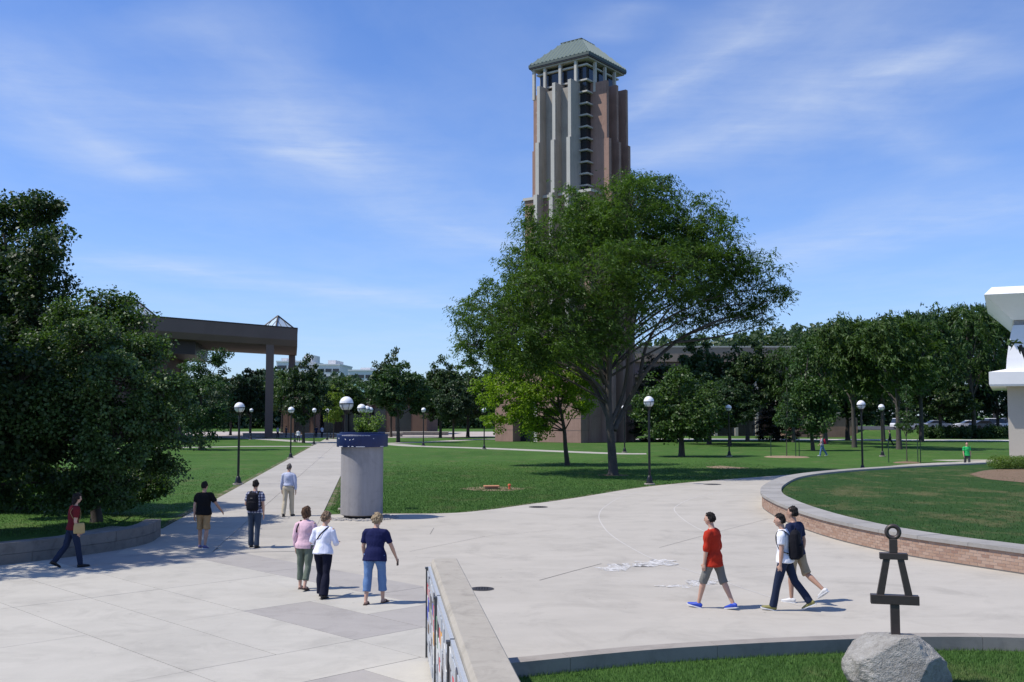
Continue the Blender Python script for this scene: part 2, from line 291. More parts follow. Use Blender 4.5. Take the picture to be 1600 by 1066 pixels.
flat('shoe_dark', (0.022, 0.018, 0.016), 0.5); flat('shoe_blue', (0.02, 0.06, 0.42), 0.5); flat('shoe_white', (0.62, 0.62, 0.62), 0.5); flat('shoe_violet', (0.10, 0.10, 0.24), 0.5); flat('shoe_yellow', (0.22, 0.20, 0.06), 0.5); flat('sole_white', (0.65, 0.66, 0.68), 0.6); flat('sandal_brown', (0.055, 0.03, 0.022), 0.6)
flat('wood_orange', (0.52, 0.24, 0.12), 0.7); flat('pipe_red', (0.62, 0.14, 0.06), 0.5); flat('stake_green', (0.02, 0.05, 0.03), 0.6); flat('white_metal', (0.66, 0.68, 0.70), 0.4)
flat('car_white', (0.72, 0.73, 0.75), 0.25, 0, 0.6); flat('car_silver', (0.36, 0.37, 0.39), 0.3, 0.5); flat('car_dark', (0.03, 0.035, 0.05), 0.25, 0, 0.6); flat('roof_teal', (0.10, 0.20, 0.185), 0.6)
for n_, c_ in dict(tile_pale=(0.38, 0.40, 0.42), tile_white=(0.55, 0.55, 0.53), tile_red=(0.50, 0.06, 0.07), tile_blue=(0.06, 0.09, 0.42), tile_orange=(0.58, 0.30, 0.08), tile_black=(0.05, 0.045, 0.05), tile_green=(0.10, 0.22, 0.13), tile_brown=(0.22, 0.15, 0.10)).items(): flat(n_, c_, 0.35, 0, 0.5, 0.15, 18)
# ---------------------------------------------------------------- mesh + object helpers
def link(o, parent=None):
    COL.objects.link(o)
    if parent is not None: o.parent = parent
    return o
def tag(o, label=None, cat=None, group=None, kind=None):
    if label: o['label'] = label
    if cat: o['category'] = cat
    if group: o['group'] = group
    if kind: o['kind'] = kind
    return o
def thing(name, label, cat, loc=(0, 0, 0), rz=0.0, group=None):
    o = bpy.data.objects.new(name, None); o.empty_display_size = 0.2
    o.location = loc; o.rotation_euler = (0, 0, rz); link(o); return tag(o, label, cat, group)
def copy_tree(o, parent=None):
    c = o.copy(); link(c, parent)
    for ch in list(o.children): copy_tree(ch, c)
    return c
class MB:
    def __init__(s): s.v = []; s.f = []; s.mi = []; s.m = 0
    def add(s, vs, fs):
        b = len(s.v); s.v += [tuple(v) for v in vs]
        for f in fs: s.f.append(tuple(i + b for i in f)); s.mi.append(s.m)
        return s
    def box(s, a, b):
        x0, y0, z0 = a; x1, y1, z1 = b
        return s.add([(x0, y0, z0), (x1, y0, z0), (x1, y1, z0), (x0, y1, z0), (x0, y0, z1), (x1, y0, z1), (x1, y1, z1), (x0, y1, z1)],
                     [(0, 3, 2, 1), (4, 5, 6, 7), (0, 1, 5, 4), (1, 2, 6, 5), (2, 3, 7, 6), (3, 0, 4, 7)])
    def cbox(s, c, size): return s.box([c[i] - size[i] / 2 for i in range(3)], [c[i] + size[i] / 2 for i in range(3)])
    def prism(s, poly, z0, z1):
        n = len(poly)
        if sum(poly[i][0] * poly[(i + 1) % n][1] - poly[(i + 1) % n][0] * poly[i][1] for i in range(n)) < 0: poly = poly[::-1]
        vs = [(p[0], p[1], z0) for p in poly] + [(p[0], p[1], z1) for p in poly]
        return s.add(vs, [tuple(range(n))[::-1], tuple(range(n, 2 * n))] + [(i, (i + 1) % n, n + (i + 1) % n, n + i) for i in range(n)])
    def loft(s, rings, cap=True):
        n = len(rings[0]); vs = [p for r in rings for p in r]
        fs = [(k * n + i, k * n + (i + 1) % n, (k + 1) * n + (i + 1) % n, (k + 1) * n + i) for k in range(len(rings) - 1) for i in range(n)]
        if cap: fs += [tuple(range(n))[::-1], tuple(range((len(rings) - 1) * n, len(rings) * n))]
        return s.add(vs, fs)
    def lathe(s, prof, n=24, c=(0, 0)):
        return s.loft([[(c[0] + r * math.cos(2 * math.pi * i / n), c[1] + r * math.sin(2 * math.pi * i / n), z) for i in range(n)] for r, z in prof])
    def tube(s, pts, rs, n=8, cap=True):
        pts = [Vector(p) for p in pts]; rings = []
        if not hasattr(rs, '__len__'): rs = [rs] * len(pts)
        t0 = (pts[1] - pts[0]).normalized(); ref = Vector((0, 0, 1)) if abs(t0.z) < 0.9 else Vector((0, 1, 0))
        u = t0.cross(ref).normalized()
        for i, p in enumerate(pts):
            t = (pts[min(i + 1, len(pts) - 1)] - pts[max(i - 1, 0)]).normalized()
            u = (u - t * u.dot(t)).normalized(); w = t.cross(u)
            rx, ry = rs[i] if hasattr(rs[i], '__len__') else (rs[i], rs[i])
            rings.append([p + u * (math.cos(2 * math.pi * k / n) * rx) + w * (math.sin(2 * math.pi * k / n) * ry) for k in range(n)])
        return s.loft(rings, cap)
    def ell(s, c, r, nu=12, nv=8, rot=None):
        rings = []
        for j in range(nv + 1):
            th = math.pi * (j / nv); th = min(max(th, 0.06), math.pi - 0.06)
            ring = []
            for i in range(nu):
                a = 2 * math.pi * i / nu
                p = Vector((r[0] * math.sin(th) * math.cos(a), r[1] * math.sin(th) * math.sin(a), -r[2] * math.cos(th)))
                if rot is not None: p = rot @ p
                ring.append(p + Vector(c))
            rings.append(ring)
        return s.loft(rings)
    def mesh(s, name, mats, smooth=False):
        me = bpy.data.meshes.new(name); me.from_pydata(s.v, [], s.f)
        if not isinstance(mats, (list, tuple)): mats = [mats]
        for m in mats: me.materials.append(MAT[m])
        if len(mats) > 1: me.polygons.foreach_set('material_index', s.mi)
        if smooth: me.polygons.foreach_set('use_smooth', [True] * len(me.polygons))
        me.update(); return me
    def obj(s, name, mats, parent=None, smooth=False, angle=None):
        me = s.mesh(name, mats, smooth)
        if angle: me.set_sharp_from_angle(angle=rad(angle))
        return link(bpy.data.objects.new(name, me), parent)
def boxed(name, mat, a, b, parent=None): return MB().box(a, b).obj(name, mat, parent)
def mesh_np(name, V, F, mat, smooth=False):
    me = bpy.data.meshes.new(name); V = np.asarray(V, np.float32); F = np.asarray(F, np.int32); k = F.shape[1]
    me.vertices.add(len(V)); me.vertices.foreach_set('co', V.ravel())
    me.loops.add(F.size); me.loops.foreach_set('vertex_index', F.ravel())
    me.polygons.add(len(F)); me.polygons.foreach_set('loop_start', np.arange(0, F.size, k, dtype=np.int32))
    try: me.polygons.foreach_set('loop_total', np.full(len(F), k, np.int32))
    except Exception: pass
    me.update(calc_edges=True); me.materials.append(MAT[mat])
    if smooth: me.polygons.foreach_set('use_smooth', np.ones(len(F), bool))
    return me
def clip_half(poly, p, n):
    """keep the part of the polygon on the side of p that n points to"""
    out = []
    for i in range(len(poly)):
        a, b = poly[i], poly[(i + 1) % len(poly)]
        da = (a[0] - p[0]) * n[0] + (a[1] - p[1]) * n[1]; db = (b[0] - p[0]) * n[0] + (b[1] - p[1]) * n[1]
        if da >= 0: out.append(a)
        if (da >= 0) != (db >= 0):
            t = da / (da - db); out.append((a[0] + (b[0] - a[0]) * t, a[1] + (b[1] - a[1]) * t))
    return out
def spline(P, n=8):
    P = [Vector(p) for p in P]; out = []
    for i in range(len(P) - 1):
        p0 = P[max(i - 1, 0)]; p1 = P[i]; p2 = P[i + 1]; p3 = P[min(i + 2, len(P) - 1)]
        for k in range(n):
            t = k / n
            out.append(0.5 * ((2 * p1) + (p2 - p0) * t + (2 * p0 - 5 * p1 + 4 * p2 - p3) * t * t + (3 * p1 - p0 - 3 * p2 + p3) * t ** 3))
    return out + [P[-1]]
def resample(P, step):
    out = [P[0].copy()]; acc_ = 0.0
    for a, b in zip(P, P[1:]):
        L = (b - a).length; d = step - acc_
        while d <= L: out.append(a + (b - a) * (d / L)); d += step
        acc_ = (acc_ + L) % step
    return out
def along(P, s, tab={}):
    k = id(P)
    if k not in tab: tab[k] = (P, np.concatenate([[0], np.cumsum([(b - a).length for a, b in zip(P, P[1:])])]))
    c = tab[k][1]; i = min(max(int(np.searchsorted(c, s)) - 1, 0), len(P) - 2); f = (s - c[i]) / (c[i + 1] - c[i])
    return P[i].lerp(P[i + 1], f), (P[i + 1] - P[i]).normalized(), c[-1]
def offset_line(P, w):
    out = []
    for i, p in enumerate(P):
        t = (P[min(i + 1, len(P) - 1)] - P[max(i - 1, 0)]); n = Vector((-t.y, t.x, 0)).normalized(); out.append(p + n * w)
    return out
def xy(P): return [(p.x, p.y) for p in P]
def ground_sheet(name, poly, z, mat, kind='structure'):
    me = bpy.data.meshes.new(name); bm = bmesh.new()
    vs = [bm.verts.new((p[0], p[1], z)) for p in poly]; bm.faces.new(vs); bmesh.ops.triangulate(bm, faces=bm.faces[:])
    for f in bm.faces:
        if f.normal.z < 0: f.normal_flip()
    bm.to_mesh(me); bm.free(); me.materials.append(MAT[mat])
    o = link(bpy.data.objects.new(name, me)); o['kind'] = kind; return o
def joint_strip(P, w, z, mat, name='joint', parent=None):
    A = offset_line(P, w / 2); B = offset_line(P, -w / 2); m = MB()
    for i in range(len(P) - 1):
        m.add([(B[i].x, B[i].y, z), (B[i + 1].x, B[i + 1].y, z), (A[i + 1].x, A[i + 1].y, z), (A[i].x, A[i].y, z)], [(0, 1, 2, 3)])
    return m.obj(name, mat, parent)

# ---------------------------------------------------------------- the ground
rng = np.random.default_rng(7); random.seed(7)
# planter wall outline (outer edge of its cap)
CAPZ = 0.55
outer_px = [(1700, 873), (1600, 859), (1500, 846), (1400, 832), (1300, 812), (1235, 793), (1200, 778), (1188, 768), (1196, 756), (1230, 743), (1300, 734.5), (1400, 728), (1500, 723.2), (1560, 720.8), (1640, 718)]
OUT = resample(spline([G(x, y, 0) if False else Vector((*G(x, y, CAPZ)[:2], 0)) for x, y in outer_px], 10), 0.30)
for _ in range(6): OUT = [OUT[0]] + [(OUT[i - 1] + OUT[i] * 2 + OUT[i + 1]) / 4 for i in range(1, len(OUT) - 1)] + [OUT[-1]]
CAPW = 0.80
_s = 1 if (offset_line(OUT, 1)[20].x > OUT[20].x) else -1
INN = offset_line(OUT, _s * CAPW)
FACE = offset_line(OUT, _s * 0.05)

walk_dir = Vector((-0.137, 1, 0))
def walk_x(Y): return -7.50 - 0.137 * (Y - 25.7)
lawn_edge = [G(x, y) for x, y in [(530, 803.5), (598, 803), (700, 802), (760, 797), (820, 789), (900, 778), (1000, 762), (1100, 752), (1220, 743)]] + [Vector((22, 66.5, 0)), Vector((29, 74.5, 0)), Vector((40, 82, 0))]
lawn_edge = spline(lawn_edge, 5)
_m = MB()
for x0, y0, x1, y1 in ((-1500, 18, 1500, 2600), (-1500, -30, -11, 18), (31, -30, 1500, 18)): _m.add([(x0, y0, -.02), (x1, y0, -.02), (x1, y1, -.02), (x0, y1, -.02)], [(0, 1, 2, 3)])
lawn = _m.obj('lawn', 'lawn_green'); lawn['kind'] = 'structure'
# paved plaza (base under the slabs of the near court as well)
KERB = spline([G(x, y) for x, y in [(790, 1038), (830, 1034.5), (1000, 1018), (1150, 1008), (1300, 1001), (1440, 996.5), (1600, 998), (1760, 1006)]], 5)
plaza_poly = [(-0.985, 15.4)] + xy(KERB) + [(13.5, 17)] + [(p.x + 0.3, p.y) for p in OUT if True][0:1] + xy(offset_line(OUT, _s * 0.3))[1:] + [(44, 78)] + xy(lawn_edge)[::-1] + [(walk_x(36.6) + 2.35, 36.6), (walk_x(27.2) + 0.02, 27.2), (-7.5, 25.6)]
court_base = ground_sheet('court_base', [(-30, 3), (0.2, 3), (-1.02, 15.2), (-1.02, 24), (-6.8, 38), (-11.8, 40), (-12.5, 26), (-30, 12)], -0.03, 'joint_dark')
plaza = ground_sheet('plaza', plaza_poly, 0.0, 'paving_warm')
joint_strip([Vector(p) for p in offset_line(lawn_edge, .17)], 0.40, -0.010, 'worn_edge', 'worn_edge')['kind'] = 'structure'
for o_ in (-2.50, 2.50): joint_strip([Vector((walk_x(y_) + o_, y_, 0)) for y_ in range(33 if o_ < 0 else 39, 122, 8)], 0.34, -0.010, 'worn_edge', 'worn_edge')['kind'] = 'structure'
# slabs of the near court
TH = rad(-45.5); D1 = Vector((math.cos(TH), math.sin(TH), 0)); D2 = Vector((-D1.y, D1.x, 0))
def AB(a, b): p = D1 * a + D2 * b; return (p.x, p.y)
slab_specs = []
A_ = [-36.7, -33.35, -30.0, -26.7, -23.35, -20.0, -16.7, -13.4, -10.1, -6.8, -3.5]
B_ = [-9.5, -6.8, -4.05, -1.3, 1.4, 4.2, 6.95, 8.35, 9.76]
for i in range(len(A_) - 1):
    for j in range(len(B_) - 1):
        slab_specs.append((A_[i], A_[i + 1], B_[j], B_[j + 1], 'paving_light' if A_[i + 1] > -23.5 else 'paving_grey'))
def cell(a0, a1, b0, b1, m): slab_specs.append((a0, a1, b0, b1, m))
slab_specs = [s for s in slab_specs if not (abs(s[0] + 13.4) < 0.01 and s[2] > 6.9)]
cell(-13.4, -11.8, 6.95, 9.76, 'paving_light'); cell(-11.8, -9.0, 7.75, 8.72, 'paving_grey'); cell(-11.8, -10.1, 6.95, 7.75, 'paving_light'); cell(-11.8, -10.1, 8.72, 9.76, 'paving_light')
cell(-23.35, -20.0, 9.76, 12.45, 'paving_light'); cell(-20.0, -16.75, 9.76, 12.45, 'paving_light')
cell(-16.75, -13.42, 9.76, 11.14, 'paving_grey'); cell(-13.42, -10.1, 9.76, 11.14, 'paving_light')
cell(-16.75, -14.95, 11.14, 12.45, 'paving_light'); cell(-14.95, -13.4, 11.14, 12.45, 'paving_grey'); cell(-13.4, -10, 11.14, 12.45, 'paving_light')
cell(-20.5, -16.5, 12.45, 13.76, 'paving_grey'); cell(-24.2, -20.5, 12.45, 13.76, 'paving_grey'); cell(-16.5, -13.0, 12.45, 13.76, 'paving_grey'); cell(-13.0, -10.0, 12.45, 13.76, 'paving_warm')
cell(-26.7, -23.35, 9.76, 12.45, 'paving_grey'); cell(-30, -26.7, 9.76, 12.45, 'paving_grey')
WALL_A = Vector((-1.16, 15.05, 0)); WALL_D = Vector((0.1242, -0.9923, 0)); WALL_N = Vector((-WALL_D.y, WALL_D.x, 0))   # N points right (+X)
def poly_area(p): return abs(sum(p[i][0] * p[(i + 1) % len(p)][1] - p[(i + 1) % len(p)][0] * p[i][1] for i in range(len(p)))) / 2
for (a0, a1, b0, b1, m) in slab_specs:
    g = 0.006
    poly = [AB(a0 + g, b0 + g), AB(a1 - g, b0 + g), AB(a1 - g, b1 - g), AB(a0 + g, b1 - g)]
    if max(p[1] for p in poly) < 5 or max(p[0] for p in poly) < -22: continue
    poly = clip_half(poly, (WALL_A.x + 0.15, WALL_A.y), (-WALL_N.x, -WALL_N.y))
    if len(poly) < 3: continue
    poly = clip_half(poly, (walk_x(25.7) - 2.6, 25.7), (1, 0)) if min(p[1] for p in poly) > 25.6 else poly
    if len(poly) < 3 or poly_area(poly) < 0.05: continue
    MB().prism(poly, -0.06, 0.006 + random.uniform(-0.0015, 0.0015)).obj('paving_slab', m, court_base)
# warm paving between the court and the plaza
# concrete walk: two lanes of slabs
walk = ground_sheet('walk', [(walk_x(24.4) - 1.3, 24.8), (walk_x(27) + 2.6, 27.2), (walk_x(36) + 2.30, 36), (walk_x(150) + 2.30, 150), (walk_x(150) - 2.30, 150), (walk_x(31) - 2.30, 31)], -0.012, 'joint_dark')
nw = Vector((1, 0.137, 0)).normalized(); tw = Vector((-0.137, 1, 0)).normalized()
def wk(off, s): p = Vector((walk_x(25.7), 25.7, 0)) + nw * off + tw * s; return (p.x, p.y)
s_ = 0.9; k_ = 0
while s_ < 124:
    L = 3.05
    for lo, hi in ((-2.33, -0.008), (0.008, 2.33)):
        q = [wk(lo, s_ + 0.006), wk(hi, s_ + 0.006), wk(hi, s_ + L - 0.006), wk(lo, s_ + L - 0.006)]
        if s_ < 3 and lo > 0: q = clip_half(q, AB(-20, 13.77), (D2.x, D2.y))
        MB().prism(q, -0.05, 0.010 + random.uniform(-0.001, 0.001)).obj('paving_slab', 'paving_walk', walk)
    s_ += L
# apron between the walk's foot and the court
MB().prism(clip_half([(-13.2, 22), (-7.0, 22), (-7.62, 26.6), (-8.3, 31.2), (-12.6, 33), (-13.2, 30)], AB(-24.25, 12.46), (-D1.x, -D1.y)), -0.05, 0.002).obj('apron', 'paving_walk', walk)
# joints of the curved plaza
joint_strip(spline([G(*q, 0) for q in [(1250, 947), (1200, 932), (1100, 899), (1040, 880), (1004, 866), (960, 840), (942, 822), (936, 805), (948, 790), (985, 772), (1060, 758)]], 8), 0.035, 0.004, 'joint_pale', 'plaza_joint', plaza)
joint_strip(spline([G(*q, 0) for q in [(1150, 842), (1112, 835), (1075, 817), (1054, 798), (1060, 789), (1085, 778), (1130, 768)]], 8), 0.03, 0.004, 'joint_pale', 'plaza_joint', plaza)
joint_strip([G(*q, 0) for q in [(843, 907), (890, 894), (940, 881)]], 0.02, 0.004, 'joint_dark', 'plaza_joint', plaza)
joint_strip([G(*q, 0) for q in [(1030, 856), (1100, 837), (1200, 811)]], 0.012, 0.004, 'joint_dark', 'plaza_joint', plaza)
joint_strip([G(*q, 0) for q in [(672, 835), (678, 825)]], 0.015, 0.004, 'joint_dark', 'plaza_joint', plaza)
joint_strip([G(*q, 0) for q in [(640, 862), (760, 838), (870, 828)]], 0.012, 0.004, 'joint_dark', 'plaza_joint', plaza)
# cross paths over the far lawn
def path_px(name, pts, w, mat='paving_walk'):
    P = spline([G(*q) for q in pts], 6); A = offset_line(P, w / 2); B = offset_line(P, -w / 2)
    m = MB()
    for i in range(len(P) - 1): m.prism([(B[i].x, B[i].y), (B[i + 1].x, B[i + 1].y), (A[i + 1].x, A[i + 1].y), (A[i].x, A[i].y)], -0.10, -0.008)
    o = m.obj(name, mat); o['kind'] = 'structure'; return o
path_px('path', [(520, 694.5), (605, 694), (650, 697), (760, 700.5), (945, 708), (1010, 709)], 2.6)
path_px('path', [(600, 693), (680, 690), (755, 686.5), (835, 685.5)], 2.6)
path_px('path', [(508, 697.5), (400, 697.5), (300, 699), (150, 701)], 2.4)
path_px('path', [(514, 693), (450, 688.5), (390, 685), (340, 682.5), (250, 680)], 3.0)
path_px('path', [(1470, 719.5), (1500, 719), (1570, 719), (1640, 720)], 1.8)
path_px('sidewalk', [(985, 686.3), (1100, 686.5), (1240, 686.8), (1400, 687.5), (1640, 688.5)], 7.5, 'joint_pale')
o = MB().prism([(-75, 162), (-14, 158), (-6, 166), (30, 176), (30, 215), (-90, 215)], -0.1, -0.01).obj('far_court', 'far_paving'); o['kind'] = 'structure'
# foreground lawn one step below the plaza, with its kerb
fl = ground_sheet('foreground_lawn', [(-1.6, 20), (-0.3, 1), (30, 1), (30, 18.5)], -0.20, 'lawn_green')
kp = KERB; K2 = offset_line(kp, 0.30)
if K2[5].y < kp[5].y: K2 = offset_line(kp, -0.30)
kerb = bpy.data.objects.new('kerb', None); link(kerb); kerb['kind'] = 'structure'
step = 7; i = 0
while i < len(kp) - 1:
    j = min(i + step, len(kp) - 1); m = MB()
    A = [Vector(p) for p in kp[i:j + 1]]; B = [Vector(p) for p in K2[i:j + 1]]
    A[0] = A[0] + (A[1] - A[0]).normalized() * 0.006; B[0] = B[0] + (B[1] - B[0]).normalized() * 0.006
    m.prism(xy(A) + xy(B)[::-1], -0.4, 0.012).obj('kerb_stone', 'kerb_concrete', kerb); i = j
# lit mulch bed and lawn inside the round planter
planter_lawn = ground_sheet('planter_lawn', xy(offset_line(INN, -_s * 0.05)) + [(60, 60), (60, 15)], 0.46, 'planter_green')
mb = [G(1515, 741, .47), G(1540, 735, .47), G(1580, 733, .47), G(1640, 733, .47), G(1680, 745, .47), G(1640, 757, .47), G(1590, 753, .47), G(1540, 748, .47)]
ground_sheet('mulch_bed', xy(spline(mb + mb[:1], 5))[:-1], 0.47, 'mulch')

# blades of grass where the photograph comes close enough to show them
def in_poly(P, poly):
    x, y = P[:, 0], P[:, 1]; r = np.zeros(len(P), bool); n = len(poly)
    for i in range(n):
        (x0, y0), (x1, y1) = poly[i], poly[(i + 1) % n]
        c = ((y0 > y) != (y1 > y)) & (x < (x1 - x0) * (y - y0) / ((y1 - y0) if y1 != y0 else 1e-9) + x0); r ^= c
    return r
def blades(name, poly, n, z, h, w, mat, bias=0.0, fade=None):
    poly = np.array(poly); lo, hi = poly.min(0), poly.max(0)
    P = rng.uniform(lo, hi, (n * 3, 2))
    if bias: P = P[rng.uniform(size=len(P)) < (lo[1] / P[:, 1]) ** bias]
    if fade: P = P[rng.uniform(size=len(P)) < np.clip((fade[1] - P[:, 1]) / (fade[1] - fade[0]), 0, 1)]
    P = P[in_poly(P, [tuple(p) for p in poly])][:n]; n = len(P)
    a = rng.uniform(0, 2 * np.pi, n); hh = h * rng.uniform(0.5, 1.25, n); ww = w * rng.uniform(.6, 1.3, n)
    d = np.stack([np.cos(a), np.sin(a)], 1); s = np.stack([-d[:, 1], d[:, 0]], 1); ln = rng.uniform(0.2, 0.9, n) * hh
    V = np.zeros((n, 3, 3)); V[:, 0, :2] = P - s * ww[:, None] / 2; V[:, 1, :2] = P + s * ww[:, None] / 2; V[:, 2, :2] = P + d * ln[:, None]
    V[:, :2, 2] = z - 0.005; V[:, 2, 2] = z + hh
    o = link(bpy.data.objects.new(name, mesh_np(name, V.reshape(-1, 3), np.arange(n * 3).reshape(n, 3), mat))); o['kind'] = 'stuff'; return o
blades('grass', [(p[0], p[1] - 0.05) for p in xy(K2)] + [(14, 12), (-0.6, 12)], 110000, -0.20, 0.06, 0.009, 'grass_blade')
blades('grass', [(p.x + 0.15, p.y) for p in INN if p.y < 60] + [(34, 60), (34, 15)], 150000, 0.46, 0.05, 0.016, 'planter_blade', 1.6, (30, 62))
le = [p for p in lawn_edge]
blades('grass', [(walk_x(38.2) + 2.5, 38.7), *[(p.x, p.y + 0.12) for p in le if p.x < 20], (16, 80), (walk_x(80) + 2.4, 80)], 190000, -0.02, 0.055, 0.03, 'grass_blade', 1.3, (42, 82))
blades('grass', [(-11.6, 33.5), (-12.4, 32.6), (-20, 24), (-34, 24), (-40, 70), (walk_x(70) - 2.45, 70)], 70000, -0.02, 0.055, 0.03, 'grass_blade', 1.0, (40, 72))
# ---------------------------------------------------------------- mural wall close to the camera
def wl(s, off=0.0): p = WALL_A + WALL_D * s + WALL_N * off; return p
mw = thing('mural_wall', 'pale concrete parapet wall with painted mosaic panels, beside the step down to the grass', 'wall', wl(0))
mw.rotation_euler = (0, 0, math.atan2(WALL_D.y, WALL_D.x))       # local x runs along the wall, local -y is towards the court
WT = 0.37; WH = 1.44; WLEN = 11.5
def cap_ring(x):  # y is left-positive along the wall direction: court side is negative
    return [(x, -0.0, -0.45), (x, WT, -0.45), (x, WT, WH - 0.012), (x, WT - 0.012, WH), (x, 0.035, WH), (x, 0.0, WH - 0.05)]
m = MB(); m.loft([cap_ring(0.0), cap_ring(0.02), cap_ring(WLEN)]); m.obj('wall_body', 'wall_concrete', mw)
tile_names = ['tile_pale'] * 5 + ['tile_white'] * 5 + ['tile_red', 'tile_blue', 'tile_orange', 'tile_black', 'tile_green', 'tile_brown', 'tile_black']
tile_me = {}
posts = [0.03, 2.47, 4.9, 7.3, 9.75]
for i, sx in enumerate(posts):
    MB().box((sx - 0.025, -0.075, 0.06), (sx + 0.025, -0.002, 1.30)).obj('panel_post', 'steel_grey', mw)
    MB().box((sx - 0.04, -0.085, 1.30), (sx + 0.04, -0.002, 1.325)).obj('post_cap', 'steel_grey', mw)
for i in range(len(posts) - 1):
    a, b = posts[i] + 0.03, posts[i + 1] - 0.03
    pn = MB().box((a, -0.045, 0.08), (b, -0.004, 1.34)).obj('mural_panel', 'tile_pale', mw)
    if i > 2: continue
    nx, nz = 11, 7
    for ix in range(nx):
        for iz in range(nz):
            if random.random() < 0.18: continue
            k = random.choice(tile_names)
            if iz == nz - 1: k = random.choice(['tile_white', 'tile_pale', 'tile_pale', 'tile_black'])
            w_, h_ = (b - a) / nx, 1.14 / nz
            if k not in tile_me:
                mm = MB(); pts = [(-0.46 * w_, -0.47 * h_), (0.47 * w_, -0.46 * h_), (0.45 * w_, 0.40 * h_), (0.1 * w_, 0.48 * h_), (-0.47 * w_, 0.44 * h_)]
                mm.add([(p[0], 0, p[1]) for p in pts] + [(p[0] * .97, -0.010, p[1] * .97) for p in pts], [(0, 1, 2, 3, 4)[::-1], (5, 6, 7, 8, 9)] + [(j, (j + 1) % 5, 5 + (j + 1) % 5, 5 + j)[::-1] for j in range(5)])
                tile_me[k] = mm.mesh('tile', k)
            t = link(bpy.data.objects.new('tile', tile_me[k]), pn)
            t.location = (a + (ix + 0.5) * w_, -0.047, 0.14 + (iz + 0.5) * h_); t.rotation_euler = (0, random.uniform(-.2, .2), 0)

# ---------------------------------------------------------------- low stone wall by the dark trees
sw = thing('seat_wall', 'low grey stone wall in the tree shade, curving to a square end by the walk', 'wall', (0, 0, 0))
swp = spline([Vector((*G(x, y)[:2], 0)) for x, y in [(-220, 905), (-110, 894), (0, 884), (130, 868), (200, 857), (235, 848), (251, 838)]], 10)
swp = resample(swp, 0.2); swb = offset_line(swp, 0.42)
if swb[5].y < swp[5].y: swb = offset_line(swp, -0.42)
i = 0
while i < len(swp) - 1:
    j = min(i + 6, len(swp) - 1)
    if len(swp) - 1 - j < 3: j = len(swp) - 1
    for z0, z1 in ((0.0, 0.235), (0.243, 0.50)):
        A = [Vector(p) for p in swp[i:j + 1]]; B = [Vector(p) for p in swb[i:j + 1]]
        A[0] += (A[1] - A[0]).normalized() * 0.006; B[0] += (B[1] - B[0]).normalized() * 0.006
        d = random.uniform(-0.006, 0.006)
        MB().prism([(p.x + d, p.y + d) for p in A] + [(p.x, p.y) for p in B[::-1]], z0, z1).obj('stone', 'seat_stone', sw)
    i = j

# ---------------------------------------------------------------- curved brick wall of the round planter
bw = thing('planter_wall', 'curved low brick wall with broad grey stone coping round the raised lawn', 'wall', (0, 0, 0))
CORE = offset_line(OUT, _s * 0.056); CORE2 = offset_line(OUT, _s * (CAPW - 0.06))
m = MB()
for k in range(len(CORE) - 1):
    m.prism([(CORE[k].x, CORE[k].y), (CORE[k + 1].x, CORE[k + 1].y), (CORE2[k + 1].x, CORE2[k + 1].y), (CORE2[k].x, CORE2[k].y)], -0.05, CAPZ - 0.092)
m.obj('wall_core', 'mortar', bw)
MB_foot = MB()
for k in range(len(CORE) - 1):
    q = offset_line([OUT[k], OUT[k + 1]], _s * 0.055); MB_foot.prism([(q[0].x, q[0].y), (q[1].x, q[1].y), (CORE[k + 1].x, CORE[k + 1].y), (CORE[k].x, CORE[k].y)], 0.0, 0.026)
MB_foot.obj('base_course', 'joint_dark', bw)
i = 0; STEP = 5
while i < len(OUT) - 1:
    j = min(i + STEP, len(OUT) - 1)
    A = [Vector(p) for p in OUT[i:j + 1]]; B = [Vector(p) for p in INN[i:j + 1]]
    A[0] += (A[1] - A[0]).normalized() * 0.010; B[0] += (B[1] - B[0]).normalized() * 0.010
    MB().prism(xy(A) + xy(B)[::-1], CAPZ - 0.09, CAPZ + random.uniform(-0.003, 0.003)).obj('coping_stone', 'cap_stone_grey', bw); i = j
NB = 6; BH = (CAPZ - 0.09 - 0.03) / NB; BLn = 0.205
FACE = offset_line(OUT, _s * 0.05)
bricks = []; per = BLn + 0.009; total = along(FACE, 0)[2]
for c in range(NB):
    s0 = (c % 2) * per / 2 + .02
    while s0 + BLn < total:
        p, t, _ = along(FACE, s0 + BLn / 2); nrm = Vector((-t.y, t.x, 0)) * _s
        vd = Vector((p.x, p.y, 0)).normalized(); facing = nrm.dot(vd)
        if facing > 0.02 and p.y < 46:
            pxsize = FPX / p.y * BLn * math.sqrt(max(0, 1 - t.dot(vd) ** 2) + 0.02)
            vis = abs(p.x / p.y) < 800 / FPX * 1.01
            bricks.append((pxsize if vis else pxsize * 0.01, p.copy(), math.atan2(t.y, t.x), 0.03 + c * BH + BH / 2, nrm.copy()))
        s0 += per
bricks.sort(key=lambda b: -b[0])
bme = [MB().cbox((0, 0.0, 0), (BLn - 0.004 * k, 0.075, BH - 0.008)).mesh('brick', 'brick_tan') for k in range(3)]
rest = MB()
for n_, (ps, p, a, z, nrm) in enumerate(bricks):
    off = random.uniform(-0.002, 0.002); c = p + nrm * (0.0375 + off)
    if n_ < 300:
        o = link(bpy.data.objects.new('brick', bme[n_ % 3]), bw); o.location = (c.x, c.y, z); o.rotation_euler = (random.uniform(-.01, .01), 0, a)
    else:
        R = Matrix.Rotation(a, 3, 'Z'); b0 = MB().cbox((0, 0, 0), (BLn, 0.075, BH - 0.008))
        rest.add([R @ Vector(v) + Vector((c.x, c.y, z)) for v in b0.v], b0.f)
o = rest.obj('brickwork', 'brick_tan', bw); o['kind'] = 'stuff'

